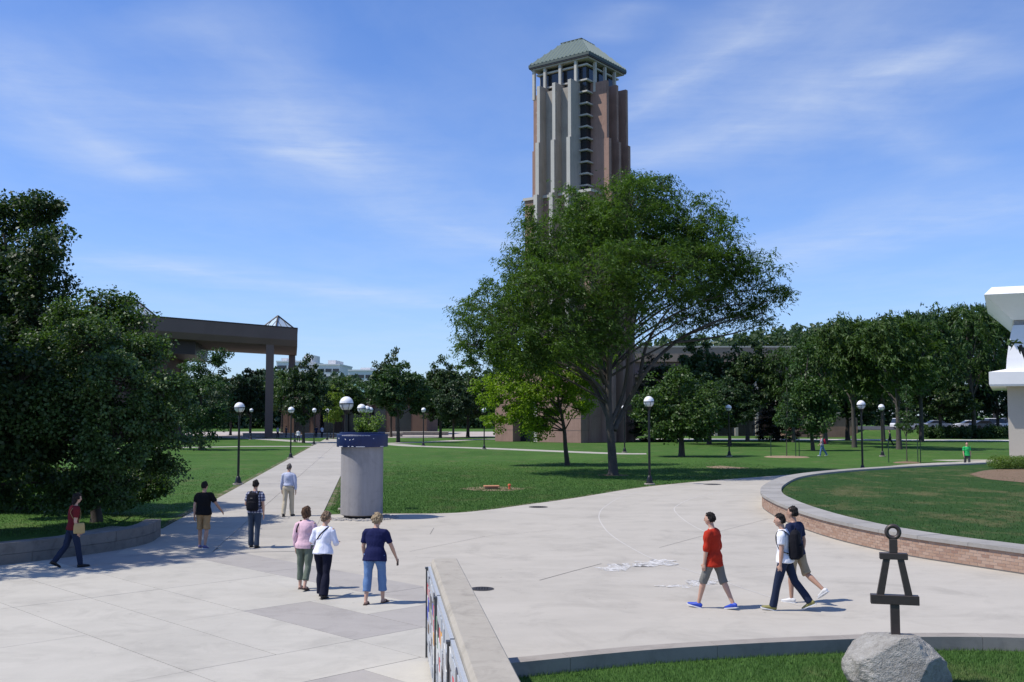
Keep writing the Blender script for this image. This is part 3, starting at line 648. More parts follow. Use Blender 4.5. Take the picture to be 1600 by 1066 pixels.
# ---------------------------------------------------------------- concrete column planter with blue band
cp = G(565, 809); cp = Vector((cp.x, cp.y, 0))
cl_ = thing('column_planter', 'tall grey concrete column planter with a scuffed blue band round its rim', 'planter', cp)
MB().lathe([(0.60, 0.0), (0.60, 0.10)], 40).obj('plinth', 'black_rubber', cl_, True, 40)
MB().lathe([(0.66, 0.10), (0.715, 0.13), (0.715, 2.47), (0.66, 2.47)], 56).obj('shaft', 'column_concrete', cl_, True, 40)
MB().lathe([(0.72, 2.405), (0.865, 2.41), (0.87, 2.42), (0.87, 2.815), (0.86, 2.83), (0.775, 2.835), (0.77, 2.90), (0.70, 2.905), (0.69, 2.70), (0.10, 2.68)], 56).obj('band', 'blue_paint', cl_, True, 30)
def chip(a, z, w, h, r=0.873, rot=0):
    m = MB(); n = 4
    vs = []
    for k in range(n + 1):
        u = (k / n - 0.5) * w; aa = a + u / r; dz = u * math.tan(rot)
        for q, (rr, zz) in enumerate(((r - 0.002, -h / 2), (r, -h / 2), (r, h / 2 * random.uniform(.4, 1.2)), (r - 0.002, h / 2))):
            vs.append((rr * math.sin(aa), -rr * math.cos(aa), z + zz + dz))
    fs = [(k * 4 + j, (k + 1) * 4 + j, (k + 1) * 4 + (j + 1) % 4, k * 4 + (j + 1) % 4) for k in range(n) for j in range(4)]
    m.add(vs, fs); return m.obj('paint_chip', 'white_chip', cl_)
base_a = math.atan2(cp.x, cp.y) * -1
for (px_, z, w, h, rt) in [(-26, 2.675, .05, .02, -.6), (-19, 2.655, .04, .025, 0.4), (-14, 2.675, .05, .02, .6), (17, 2.70, .04, .016, 0), (-36, 2.70, .05, .03, 0), (-33, 2.43, .20, .022, 0), (-21, 2.435, .05, .02, 0), (-3, 2.428, .30, .018, 0), (30, 2.43, .16, .016, 0), (-15, 2.437, .07, .02, 0)]:
    chip(-base_a * 0 + math.asin(max(-.98, min(.98, px_ / 40.0))) + base_a * -1 * -1, z, w, h, 0.874, rt)
a0 = base_a
m = MB()
for k in range(11):
    aa = a0 - 0.9 + k * 0.11; r = 0.872
    m.add([(r * math.sin(aa), -r * math.cos(aa), 2.79), (r * math.sin(aa + .1), -r * math.cos(aa + .1), 2.79), (r * math.sin(aa + .1), -r * math.cos(aa + .1), 2.802), (r * math.sin(aa), -r * math.cos(aa), 2.802)], [(0, 1, 2, 3)])
m.obj('paint_scrape', 'white_chip', cl_)
# ring of cobbles round its foot
m = MB()
for k in range(330):
    a = random.uniform(-2.9, 0.9); r = random.uniform(0.66, 1.22); s_ = random.uniform(0.05, 0.08)
    m.ell((cp.x + r * math.cos(a), cp.y + r * math.sin(a), 0.004), (s_, s_ * random.uniform(.7, 1), s_ * 0.55), 6, 4)
o = m.obj('cobbles', 'stone_grey', None, True); o['kind'] = 'stuff'
# plant in the planter
def leaf_cards(P, A, N, L, W, fold=0.18):
    """P points, A axes, N normals (n x 3); returns vertices and quads of leaf-shaped faces"""
    A = A / np.linalg.norm(A, axis=1, keepdims=True); N = N - A * (N * A).sum(1, keepdims=True); N /= np.linalg.norm(N, axis=1, keepdims=True) + 1e-9
    Sd = np.cross(N, A); n = len(P); V = np.zeros((n, 4, 3)); L = np.broadcast_to(L, n)[:, None]; W = np.broadcast_to(W, n)[:, None]
    V[:, 0] = P - A * L * .5; V[:, 1] = P + Sd * W * .5 + N * W * fold; V[:, 2] = P + A * L * .5; V[:, 3] = P - Sd * W * .5 + N * W * fold
    return V.reshape(-1, 3), np.arange(n * 4).reshape(n, 4)
pl = thing('planter_plant', 'straggly light green plant growing out of the blue banded column planter', 'plant', (cp.x + 0.05, cp.y - 0.1, 2.80))
m = MB(); P = []; N = []
for k in range(30):
    a = random.uniform(0, 6.28); h = random.uniform(0.2, 0.85); r = random.uniform(.1, .42); q = 0.2 if random.random() < .5 else 0
    pts = [Vector((r * .4 * math.cos(a) + q, r * .4 * math.sin(a), 0)), Vector((r * .7 * math.cos(a) + q, r * .7 * math.sin(a), h * .5)), Vector((r * 1.1 * math.cos(a) + q, r * 1.1 * math.sin(a), h))]
    m.tube(pts, [.008, .006, .003], 5)
    for j in range(40):
        t = random.uniform(.15, 1.05); p = pts[0].lerp(pts[2], t) + Vector((random.gauss(0, .055), random.gauss(0, .055), random.gauss(0, .04))); P.append(p); N.append((random.gauss(0, .6), random.gauss(0, .6), .8))
m.obj('stem', 'bark', pl)
P = np.array([tuple(p) for p in P]); V, F = leaf_cards(P, rng.normal(size=P.shape), np.array(N), rng.uniform(.07, .13, len(P)), rng.uniform(.045, .08, len(P)))
link(bpy.data.objects.new('leaves', mesh_np('leaves', V, F, 'leaf_light')), pl)

# ---------------------------------------------------------------- boulder and iron sculpture
bc = Vector((590 / FPX * 14.5, 14.5, -0.24))
me = bpy.data.meshes.new('boulder'); bm = bmesh.new(); bmesh.ops.create_icosphere(bm, subdivisions=6, radius=1.0)
from mathutils import noise as mn
for v in bm.verts:
    p = v.co.copy(); d = mn.noise(p * 1.1 + Vector((3, 1, 5))) * 0.16 + mn.noise(p * 3.1) * 0.05 + mn.noise(p * 9) * 0.026 + mn.noise(p * 20) * 0.016 + mn.noise(p * 42) * 0.009
    p *= (1 + d)
    for nn, dd in ((Vector((-.1, -.9, .25)).normalized(), .80), (Vector((.55, -.75, -.1)).normalized(), .78), (Vector((-.5, -.1, .8)).normalized(), .86), (Vector((.75, .1, .6)).normalized(), .84), (Vector((.0, .1, 1)), .86)):
        e = p.dot(nn) - dd
        if e > 0: p -= nn * e * .85
    p.x *= 0.70; p.y *= 0.60; p.z = (p.z + 0.3) * 0.62
    v.co = p
bm.to_mesh(me); bm.free(); me.materials.append(MAT['boulder_rock']); me.polygons.foreach_set('use_smooth', [True] * len(me.polygons))
bo = link(bpy.data.objects.new('boulder', me)); bo.location = bc; tag(bo, 'rough pale granite boulder on the grass carrying the iron sculpture', 'boulder')
bz = max((v.co.z for v in me.vertices if abs(v.co.x) < .12 and abs(v.co.y) < .12)) + bc.z
sc_ = thing('sculpture', 'dark iron sculpture with a ring over a splayed frame, standing on the boulder', 'sculpture', (bc.x - 0.01, bc.y, bz - 0.03), rad(-14))
def bevbox(m, a, b, e=0.006):
    x0, y0, z0 = a; x1, y1, z1 = b
    return m.loft([[(x0 + e, y0 + e, z0), (x1 - e, y0 + e, z0), (x1 - e, y1 - e, z0), (x0 + e, y1 - e, z0)], [(x0, y0, z0 + e), (x1, y0, z0 + e), (x1, y1, z0 + e), (x0, y1, z0 + e)],
                   [(x0, y0, z1 - e), (x1, y0, z1 - e), (x1, y1, z1 - e), (x0, y1, z1 - e)], [(x0 + e, y0 + e, z1), (x1 - e, y0 + e, z1), (x1 - e, y1 - e, z1), (x0 + e, y1 - e, z1)]])
K = 14.5 / FPX
TOPZ = at(1390, 820, 14.5).z - (bz - 0.03)
def zz(py): return at(1390, py, 14.5).z - (bz - 0.03)
bevbox(MB(), (-.058, -.05, 0), (.058, .05, zz(944))).obj('lower_post', 'iron_dark', sc_)
bevbox(MB(), (-.315, -.065, zz(944)), (.315, .065, zz(929.5))).obj('lower_bar', 'iron_dark', sc_)
for sx in (-1, 1):
    m = MB(); zb, zt = zz(929.5), zz(874); 
    xo = lambda x: sx * x
    xs_b = (.232, .137); xs_t = (.135, .050)
    m.loft([[(xo(xs_b[0]), -.045, zb), (xo(xs_b[1]), -.045, zb), (xo(xs_b[1]), .045, zb), (xo(xs_b[0]), .045, zb)], [(xo(xs_t[0]), -.045, zt), (xo(xs_t[1]), -.045, zt), (xo(xs_t[1]), .045, zt), (xo(xs_t[0]), .045, zt)]])
    m.obj('splayed_leg', 'iron_dark', sc_)
bevbox(MB(), (-.183, -.055, zz(874)), (.183, .055, zz(864))).obj('upper_bar', 'iron_dark', sc_)
bevbox(MB(), (-.052, -.04, zz(864)), (.052, .04, zz(842))).obj('upper_post', 'iron_dark', sc_)
m = MB(); zc_ = zz(831.5); rings = []
for i in range(32):
    a = 2 * math.pi * i / 32; ring = []
    for j in range(12):
        b = 2 * math.pi * j / 12; r = .083 + .030 * math.cos(b); ring.append((r * math.cos(a), .035 * math.sin(b), zc_ + r * math.sin(a)))
    rings.append(ring)
rings.append(rings[0]); m.loft(rings, False).obj('ring', 'iron_dark', sc_, True)

# ---------------------------------------------------------------- manholes, paint spill, things on the lawn
def manhole(px, py, r, label):
    p = G(px, py); t = thing('manhole_cover', label, 'manhole', (p.x, p.y, 0.004), 0, 'round iron covers in the plaza')
    MB().lathe([(r * 1.0, 0.0), (r * 1.0, 0.006), (r * 0.93, 0.008), (0.01, 0.008)], 28).obj('cover_plate', 'manhole_iron', t)
    m = MB()
    for k in range(-3, 4):
        for j in range(-3, 4):
            if k * k + j * j < 9: m.cbox((k * r * .24, j * r * .24, .011), (r * .13, r * .13, .005))
    m.obj('tread_studs', 'manhole_iron', t)['kind'] = 'stuff'
    MB().lathe([(r * 1.08, 0.0), (r * 1.08, 0.004), (r * 1.01, 0.004), (r * 1.01, 0.0)], 28).obj('rim', 'joint_dark', t)
manhole(753, 920.5, .23, 'round iron manhole cover just beyond the mural wall')
manhole(841, 792.5, .34, 'dark round iron cover in the paving near the lawn edge beyond the column')
manhole(1113, 757, .42, 'dark iron cover in the paving where the tree shade meets the plaza')
def splash(px, label):
    ps = tag(bpy.data.objects.new('paint_spill', None), label, 'paint spill', 'white spills on the plaza'); link(ps)
    for k, (x, y, rx, ry) in enumerate(px):
        c = G(x, y); kx = c.y / FPX; ax = rx * kx * 1.25; ay = ry * kx * c.y / CAMH * 1.35; poly = []
        for i in range(34):
            a = 2 * math.pi * i / 34; q = 1 + .25 * math.sin(3 * a + k) + random.uniform(-.5, .3); poly.append((c.x + ax * q * math.cos(a), c.y + ay * q * math.sin(a)))
        me = ground_sheet('spill_patch', poly, 0.006 + 0.0015 * k, 'chalk_white'); me.parent = ps; del me['kind']
splash([(955, 889, 20, 2.2), (968, 887, 14, 3.5), (985, 884.5, 12, 2.5), (1003, 882, 18, 3), (1025, 880, 22, 3.2), (1040, 882, 16, 1.6), (1048, 877, 8, .8)], 'long ragged white paint spill crossing the pale curved joint')
splash([(1072, 916, 14, 2), (1092, 912, 18, 3.2), (1104, 910, 13, 3), (1048, 917, 7, .8), (1128, 908, 10, .8), (1032, 916.5, 6, .6)], 'white paint spill behind the legs of the red shirt walker')
dp = ground_sheet('dirt_patch', [(G(x, y).x, G(x, y).y) for x, y in [(718, 763), (740, 760.5), (765, 759.5), (800, 761), (822, 763.5), (800, 766.5), (768, 767), (740, 766)]], -0.014, 'soil_tan')
p = G(768, 763.5); t = thing('timber_box', 'low orange timber box on the bare soil patch of the lawn', 'box', (p.x, p.y, -.05), rad(8))
MB().box((-.30, -.22, 0), (.30, .22, .14)).obj('box_body', 'soil_tan', t); MB().box((-.36, -.27, .14), (.36, .27, .19)).obj('box_lid', 'wood_orange', t)
p = G(796, 764.5); t = thing('pipe_cap', 'short orange pipe with a cap rising from the lawn beside the soil patch', 'pipe', (p.x, p.y, -.05))
MB().lathe([(.055, 0), (.055, .20)], 12).obj('pipe', 'pipe_red', t, True, 40); MB().lathe([(.075, .20), (.075, .27), (.03, .30)], 12).obj('cap', 'pipe_red', t, True, 40)
dp2 = ground_sheet('dirt_patch', [(G(x, y).x, G(x, y).y) for x, y in [(1102, 729), (1125, 727.5), (1150, 729.5), (1172, 731), (1140, 732.5), (1112, 731)]], -0.014, 'soil_tan')

# ---------------------------------------------------------------- lamp posts
def make_lamp():
    t = thing('lamp_post', 'lamp', 'street lamp', (0, 0, 0), 0, 'black globe lamp posts round the lawns')
    MB().lathe([(.27, -.05), (.27, .06), (.25, .08), (.05, .08)], 20).obj('footing', 'kerb_concrete', t, True, 30)
    MB().lathe([(.20, .08), (.20, .12), (.155, .15), (.13, .30), (.085, .42), (.06, .44)], 20).obj('post_base', 'lamp_black', t, True, 40)
    MB().lathe([(.062, .42), (.062, 1.0), (.055, 3.30), (.055, 3.42)], 14).obj('post', 'lamp_black', t, True, 40)
    MB().lathe([(.055, 3.42), (.085, 3.46), (.12, 3.55), (.13, 3.60), (.09, 3.62)], 20).obj('collar', 'lamp_black', t, True, 40)
    gz, R = 3.82, .26
    n = 24; prof_low = [(R * math.cos(a), gz + R * math.sin(a)) for a in np.linspace(-1.05, -0.02, 7)]
    g = MB().lathe(prof_low, n).obj('glass_bowl', 'lamp_glass', t, True, 60)
    MB().lathe([(R * math.cos(a), gz + R * math.sin(a)) for a in np.linspace(0.05, 1.52, 10)], n).obj('globe_cap', 'lamp_white', t, True, 60)
    MB().lathe([(R + .004, gz - .022), (R + .014, gz - .02), (R + .014, gz + .014), (R + .004, gz + .016)], n).obj('ring', 'lamp_black', t)
    for k in range(6):
        a = k * math.pi / 3 + 0.3
        pts = [((R + .008) * math.cos(e) * math.cos(a), (R + .008) * math.cos(e) * math.sin(a), gz + (R + .008) * math.sin(e)) for e in np.linspace(-1.0, -0.05, 6)]
        MB().tube(pts, .009, 5).obj('rib', 'lamp_black', g)
    return t
lamp0 = make_lamp(); first_lamp = [True]
def lamp(px, gy, by, label):
    p = G(px, by); h = CAMH + (HORIZ - gy) * p.y / FPX
    t = lamp0 if first_lamp[0] else copy_tree(lamp0); first_lamp[0] = False
    t.location = (p.x, p.y, -0.03); s = (h + .03) / 3.82; t.scale = (1, 1, s); t.rotation_euler = (0, 0, random.uniform(0, 6)); t['label'] = label
for a in [(372, 637, 757, 'black globe lamp on the grass between the dark maple and the walk'), (392, 641.5, 687, 'small far globe lamp beside the curving path under the big canopy'),
          (454, 641, 716, 'globe lamp on the grass beyond the man in the light blue shirt'), (460.5, 642, 691, 'globe lamp almost hidden behind another, close to the walker in white'),
          (490.5, 641.5, 695, 'globe lamp at the corner of the walk and the cross path'), (511, 642, 688, 'tiny far globe lamp before the small light green tree'),
          (516.5, 642.5, 685, 'tiniest globe lamp at the far end of the long walk'), (539.5, 631, 796, 'largest globe lamp, rising behind the blue rim of the column planter'),
          (564, 638.5, 741, 'globe lamp over the straggly plant, post hidden by the column planter'), (572.5, 640, 722, 'second globe of the three over the straggly plant'),
          (578, 641, 710, 'smallest globe of the three over the straggly plant'), (661.5, 641, 697, 'globe lamp on the path in front of the dark round trees'),
          (756.5, 641, 702, 'globe lamp on the path half covered by the bright yellow green leaves'), (976, 638, 707, 'globe lamp mostly hidden behind the trunk of the great locust tree'),
          (1015, 628, 757, 'globe lamp at the plaza edge beside the great locust tree'), (1139.5, 638, 713, 'globe lamp on the grass before the twin dark trees'),
          (1348, 633, 738, 'tall globe lamp just behind the far rim of the brick planter'), (1379, 637, 713, 'globe lamp beside the dark walker on the shaded lawn')]:
    lamp(*a)
# ---------------------------------------------------------------- bell tower
Df = 131.0
EZ = at(920, 83.3, Df).z
Fc = Vector((*at(920, 83.3, Df)[:2], 0)); Lc = G(826.7, 106.2, EZ); Rc = G(979.6, 114.3, EZ)
e1 = (Vector((Lc.x, Lc.y, 0)) - Fc); e2 = (Vector((Rc.x, Rc.y, 0)) - Fc); SIDE = (e1.length + e2.length) / 2
ang = (math.atan2(e1.y, e1.x) + math.atan2(e2.y, e2.x) + math.pi / 2) / 2       # local x = p (along e1)
tw_ = thing('bell_tower', 'tall brick and concrete bell tower with a green copper roof behind the great tree', 'bell tower', (Fc.x, Fc.y, 0), ang)
# local frame: x = p along the side that runs to the far left corner, y = -q
def TZ(py): return at(905, py, Df + 2).z
FT = TZ(129)      # tops of the fins
S_ = SIDE
def tb(name, mat, p0, p1, q0, q1, z0, z1): return MB().box((p0, -q1, z0), (p1, -q0, z1)).obj(name, mat, tw_)
tb('core', 'dark_glass', 1.15, S_ - 1.15, 1.15, S_ - 1.15, 0, EZ - 0.6)
zl = [FT + 0.2 - k * 1.55 for k in range(0, 18)] + [FT + 2.2]
for z in zl: tb('floor_ledge', 'tower_pale', 0.78, S_ - 0.78, 0.78, S_ - 0.78, z - 0.10, z + 0.10)
tiers = [(TZ(219), FT, 1.0, 0.52), (TZ(302), TZ(219), 1.32, 0.60), (0.0, TZ(302), 1.75, 0.62)]
for side in range(4):
    for i in range(3):
        c = 2.35 + i * (S_ - 4.7) / 2 + (.1 if side == 1 else 0)
        for ti, (z0, z1, prot, th) in enumerate(tiers):
            prot += (0.0, 0.3, 0.8, -0.35 - .15 * ti)[side]
            def put(name, mat, lo, hi, d0, d1, za, zb):
                if side == 0: tb(name, mat, lo, hi, -d1, -d0, za, zb)
                elif side == 1: tb(name, mat, -d1, -d0, lo, hi, za, zb)
                elif side == 2: tb(name, mat, lo, hi, S_ + d0, S_ + d1, za, zb)
                else: tb(name, mat, S_ + d0, S_ + d1, lo, hi, za, zb)
            ztop = z1 if ti else z1 - (0.0)
            put('fin', 'tower_concrete' if side == 0 else 'tower_brick', c - th / 2, c + th / 2, -2.0 + 0.01 * ti, prot, z0, ztop)
            put('fin_edge', 'tower_pale' if side == 0 else 'tower_brick', c - th / 2 + 0.03, c + th / 2 - 0.03, prot, prot + 0.03, z0, ztop - 0.02)  # front-left fin ends are paler: the sunlit strips are put into their colour
# brick infill between the fins, leaving the corner slots open
for side in range(4):
    lo, hi = 2.35, S_ - 2.35
    z1 = FT - 0.5
    if side == 0: tb('infill', 'tower_concrete', lo, hi, 0.35, 1.2, 0, z1)
    elif side == 1: tb('infill', 'tower_brick', 0.35, 1.2, lo, hi, 0, z1)
    elif side == 2: tb('infill', 'tower_brick', lo, hi, S_ - 1.2, S_ - 0.35, 0, z1)
    else: tb('infill', 'tower_brick', S_ - 1.2, S_ - 0.35, lo, hi, 0, z1)
zs = TZ(302)
tb('shaft', 'tower_brick', -0.35, S_ + 0.35, -0.35, S_ + 0.35, 0, zs - 0.3); tb('shaft_ledge', 'tower_pale', -0.55, S_ + 0.55, -0.55, S_ + 0.55, zs - 0.3, zs + 0.05)
for k in range(1, 9): tb('brick_joint', 'joint_dark', -0.36, S_ + 0.36, -0.36, S_ + 0.36, zs - 0.3 - k * 3.0, zs - 0.26 - k * 3.0)
# belfry columns and beam, roof
for side in range(4):
    for i in range(4):
        c = (2.35 + i * (S_ - 4.7) / 2) if i < 3 else S_ - 0.55
        d = 0.55
        b = {0: (c, d), 1: (d, c), 2: (c, S_ - d), 3: (S_ - d, c)}[side]
        if i == 3 and side in (1, 3): continue
        tb('roof_column', 'tower_pale', b[0] - .18, b[0] + .18, b[1] - .18, b[1] + .18, FT - 1.2, EZ - 0.42)
tb('roof_beam', 'tower_concrete', 0.25, S_ - 0.25, 0.25, S_ - 0.25, EZ - 0.42, EZ - 0.22); tb('soffit', 'dark_frame', 0.05, S_ - 0.05, 0.05, S_ - 0.05, EZ - 0.22, EZ - 0.05)
tb('eave', 'roof_edge', 0, S_, 0, S_, EZ - 0.05, EZ + 0.32)
RT = at(905, 60.5, Df + 4.4).z; ins = S_ * 0.335
rf = MB(); rf.loft([[(0, 0, EZ + .32), (S_, 0, EZ + .32), (S_, -S_, EZ + .32), (0, -S_, EZ + .32)], [(ins, -ins, RT), (S_ - ins, -ins, RT), (S_ - ins, -S_ + ins, RT), (ins, -S_ + ins, RT)]][::1])
roof = rf.obj('roof', 'roof_copper', tw_)
for side in range(4):
    for k in range(15):
        u = (k + 0.5) / 15
        a = (u * S_, 0.0, EZ + .33); x = ins + u * (S_ - 2 * ins)
        # standing seams run straight up the slope and die into the hips
        fx = u * S_; top = min(1.0, min(fx, S_ - fx) / ins)
        b = (fx, ins * top, EZ + .33 + (RT - EZ - .32) * top)
        R = {0: lambda p: (p[0], -p[1], p[2]), 1: lambda p: (p[1], -p[0], p[2]), 2: lambda p: (p[0], -S_ + p[1], p[2]), 3: lambda p: (S_ - p[1], -p[0], p[2])}[side]
        MB().tube([R(a), R(b)], .13, 4).obj('roof_seam', 'roof_seam', roof)
tb('roof_cap', 'roof_edge', ins - .1, S_ - ins + .1, ins - .1, S_ - ins + .1, RT, RT + .12)
# wide brick base
bz_ = 9.0
tb('base_wall', 'tower_brick', 0.07, 6.7, -2.2, 11, 0, bz_); tb('base_wall', 'tower_brick', 10.6, 13.5, -2.2, 10, 0, bz_); tb('base_lintel', 'tower_brick', 6.705, 10.595, -2.15, -0.6, 5.2, bz_ - .01)
tb('door_recess', 'dark_glass', 6.71, 10.59, -0.5, 0, 0, 5.19)
for k in range(1, 6):
    tb('brick_joint', 'joint_dark', 0.05, 6.69, -2.215, 10.9, k * 1.5, k * 1.5 + .03); tb('brick_joint', 'joint_dark', 10.61, 13.52, -2.215, 9.9, k * 1.5, k * 1.5 + .03)

# ---------------------------------------------------------------- concrete canopy building
cA = at(465, 514, 163); cB = at(205, 489.5, 140.5)   # front corner and a point far along the front edge
cd = (Vector((cB.x, cB.y, 0)) - Vector((cA.x, cA.y, 0))).normalized()
cz = cA.z; hb = cz - at(465, 541, 163).z
can = thing('canopy_building', 'long brown concrete canopy on square columns with glass pyramids on its roof', 'building', (cA.x, cA.y, 0), math.atan2(cd.y, cd.x))
# local: x along the front edge away from the corner, y = -(depth)
def cb(name, mat, a, b, parent=can): return MB().box(a, b).obj(name, mat, parent)
CL = 62
R_c = Matrix.Rotation(-math.atan2(cd.y, cd.x), 3, 'Z'); dv = R_c @ Vector((-.207, .978, 0))
def cp_(a, b): return (a + dv.x * b, dv.y * b)          # a metres along the front edge, b metres into the depth
def cpoly(a0, a1, b0, b1): return [cp_(a0, b0), cp_(a1, b0), cp_(a1, b1), cp_(a0, b1)]
m = MB(); prof = [(0.0, cz - hb + .9), (0.0, cz), (27.5, cz), (27.5, cz - hb), (0.9, cz - hb)]
m.loft([[(*cp_(x, y), z) for y, z in prof] for x in (0.0, CL)]); roofc = m.obj('roof_slab', 'canopy_concrete', can)
MB().prism(cpoly(-.06, CL, -.06, 27.6), cz, cz + .18).obj('parapet_edge', 'dark_frame', can)
for (x, y) in ((4.6, .9), (0.3, 25.7), (23, 25), (44, 1), (44, 25)): MB().prism(cpoly(x, x + 1.5, y, y + 1.5), -.1, cz - hb - .004).obj('column', 'canopy_concrete', can)
MB().prism(cpoly(19, 58, 3.5, 26.5), cz - hb - 2.0, cz - hb - .004).obj('recessed_wall', 'dark_frame', can); MB().prism(cpoly(24, 60, 6, 26), 0, cz - hb - 2.005).obj('ground_wall', 'brown_brick', can)
def pyramid(x, y, w, h, parent, z):
    g = MB().add([(x - w, y - w, z), (x + w, y - w, z), (x + w, y + w, z), (x - w, y + w, z), (x, y, z + h)], [(0, 1, 4), (1, 2, 4), (2, 3, 4), (3, 0, 4), (3, 2, 1, 0)]).obj('glass_pyramid', 'sky_glass', parent)
    for sx, sy in ((-1, -1), (1, -1), (1, 1), (-1, 1)): MB().tube([(x + sx * w, y + sy * w, z), (x, y, z + h + .05)], .14, 5).obj('frame', 'dark_frame', g)
    for f in (-.33, .33):
        for s in (1, -1):
            zf = 1 - abs(f)
            MB().tube([(x + f * w, y + s * w, z), (x + f * w, y + s * w * abs(f), z + h * zf)], .07, 4).obj('frame', 'dark_frame', g)
            MB().tube([(x + s * w, y + f * w, z), (x + s * w * abs(f), y + f * w, z + h * zf)], .07, 4).obj('frame', 'dark_frame', g)
for a_, b_, w_, h_ in ((4.0, 5.0, 1.85, 2.0), (29.5, 5, 2.4, 2.7)): pyramid(*cp_(a_, b_), w_, h_, can, cz + .18)
# low brick building at the far court
lb = thing('brick_building', 'low dark brown brick building at the far end of the walk', 'building', (at(545, 690, 186).x, 186, 0), rad(-4))
MB().box((-12, 0, 0), (14, 14, 6.4)).obj('wall', 'brown_brick', lb); MB().box((-12.4, -.4, 6.4), (14.4, 14.4, 6.9)).obj('roof_edge', 'canopy_concrete', lb)
for k in range(5): MB().box((-10 + k * 4.6, -.06, .3), (-7.2 + k * 4.6, -.003, 4.6)).obj('window', 'dark_glass', lb)
for k in range(3): MB().box((-5.6 + k * 4.6, -1.6, 0), (-4.9 + k * 4.6, -.9, 6.39)).obj('column', 'tower_brick' if k == 0 else 'canopy_concrete', lb)
gp = at(545, 612, 210)
gr_ = thing('green_roof_pavilion', 'small pavilion with a pale green hipped roof rising over the low brick building', 'building', (gp.x, 222, 0), rad(-6))
MB().box((-7, -6, 0), (7, 6, 6.6)).obj('wall', 'brown_brick', gr_); MB().loft([[(-8, -7, 6.6), (8, -7, 6.6), (8, 7, 6.6), (-8, 7, 6.6)], [(-1, -1, 10.0), (1, -1, 10.0), (1, 1, 10.0), (-1, 1, 10.0)]]).obj('roof', 'roof_teal', gr_)
# far white blocks
def far_block(name, label, px0, px1, ptop, pbase, D, dep, floors, group='pale hospital blocks on the skyline', pent=None):
    a = at(px0, ptop, D); b = at(px1, ptop, D); w = b.x - a.x; h = a.z
    t = thing(name, label, 'building', (a.x, D, 0), rad(-3), group)
    MB().box((0, 0, 0), (w, dep, h)).obj('wall', 'pale_building', t); MB().box((-.3, -.3, h), (w + .3, dep + .3, h + .8)).obj('roof', 'pale_building', t)
    zt = h - 1.6
    for k in range(floors):
        n = max(3, int(w / 6))
        for i in range(n): MB().box((w * (i + .08) / n, -.12, zt - 2.3), (w * (i + .92) / n, -.004, zt - .4)).obj('window', 'dark_glass', t)
        zt -= 4.4
    if pent:
        for x0, x1, hh in pent: MB().box((w * x0, dep * .2, h + .8), (w * x1, dep * .8, h + .8 + hh)).obj('penthouse', 'pale_building', t)
    return t
far_block('office_block', 'white block with two dark window bands above the small light green tree', 544.5, 583, 580, 600, 560, 30, 4, pent=[(.4, .8, 1.3)])
far_block('office_block', 'pale stepped block peeping over the dark tree beside the canopy column', 496, 531, 571, 600, 600, 35, 5, pent=[(.35, .7, 2.5)])
far_block('office_block', 'pale block with a tall roof tower half hidden by the far canopy column', 432, 484, 566, 600, 620, 35, 3, pent=[(.05, .22, 2), (.76, .98, 4)])

# ---------------------------------------------------------------- long low building behind the trees
la = at(1000, 541, 172); lbx = at(1243, 540, 172)
ll = thing('long_building', 'long low building with a tan parapet behind the dark trees', 'building', (la.x, 172, 0), rad(1))
LW = lbx.x - la.x; LH = la.z
MB().box((-6, 0, 0), (LW, 26, LH - 2.6)).obj('wall', 'canopy_concrete', ll); MB().box((-6.3, -.6, LH - 2.6), (LW + .2, 26.4, LH - .25)).obj('parapet', 'parapet_brown', ll); MB().box((-6.4, -.7, LH - .25), (LW + .3, 26.5, LH)).obj('coping', 'tower_pale', ll)
for k in range(11): MB().box((-5 + k * 3.4, -1.2, 0), (-4.5 + k * 3.4, -.004, LH - 5.2)).obj('column', 'tan_render', ll)
for k in range(10): MB().box((-4.2 + k * 3.4, -.10, .3), (-1.9 + k * 3.4, -.003, 4.6)).obj('window', 'dark_glass', ll)
MB().box((-6, -1.3, LH - 5.2), (LW, -.004, LH - 4.6)).obj('canopy', 'canopy_concrete', ll)
lo_ = at(1240, 662, 162); l1 = at(1340, 662, 162)
lw = thing('low_block', 'low pinkish block with a blank sunlit wall behind the tree trunks', 'building', (lo_.x, 162, 0), rad(0))
MB().box((0, 0, 0), (l1.x - lo_.x, 8, 3.5)).obj('wall', 'tower_brick', lw); MB().box((-.2, -.2, 3.5), (l1.x - lo_.x + .2, 8.2, 3.85)).obj('roof', 'tan_render', lw)

# ---------------------------------------------------------------- white building at the edge of the view
wD = 75.0; w0 = at(1575, 648, wD)
wb = thing('white_building', 'white building with flared cornice and a white ledge at the edge of the view', 'building', (w0.x, wD, 0), math.atan2(-w0.x, wD) )
def wz(py): return at(1575, py, wD).z
def wp(px): return (1575 - px) * wD / FPX
def profile(name, mat, pts):
    """pts: (outward offset, z); swept round the visible corner of the plan"""
    W, Dp = 22.0, 14.0
    rings = [[(-o, -o, z), (W, -o, z), (W, Dp, z), (-o, Dp, z)] for o, z in pts]
    return MB().loft(rings).obj(name, mat, wb)
profile('lower_wall', 'tan_render', [(0, 0), (0, wz(604))])
profile('ledge', 'white_render', [(wp(1551), wz(604) + .004), (wp(1550), wz(601)), (wp(1550), wz(582)), (wp(1574), wz(577))])
profile('upper_wall', 'white_render', [(wp(1574.5), wz(577) + .004), (wp(1576), wz(560)), (wp(1579), wz(540)), (wp(1583), wz(520)), (wp(1586.5), wz(508))])
profile('neck_band', 'stone_grey', [(wp(1588), wz(508) + .004), (wp(1588), wz(500))])
profile('cornice', 'white_render', [(wp(1586), wz(500) + .004), (wp(1566), wz(480)), (wp(1547), wz(462)), (wp(1558), wz(450)), (wp(1590), wz(449))])

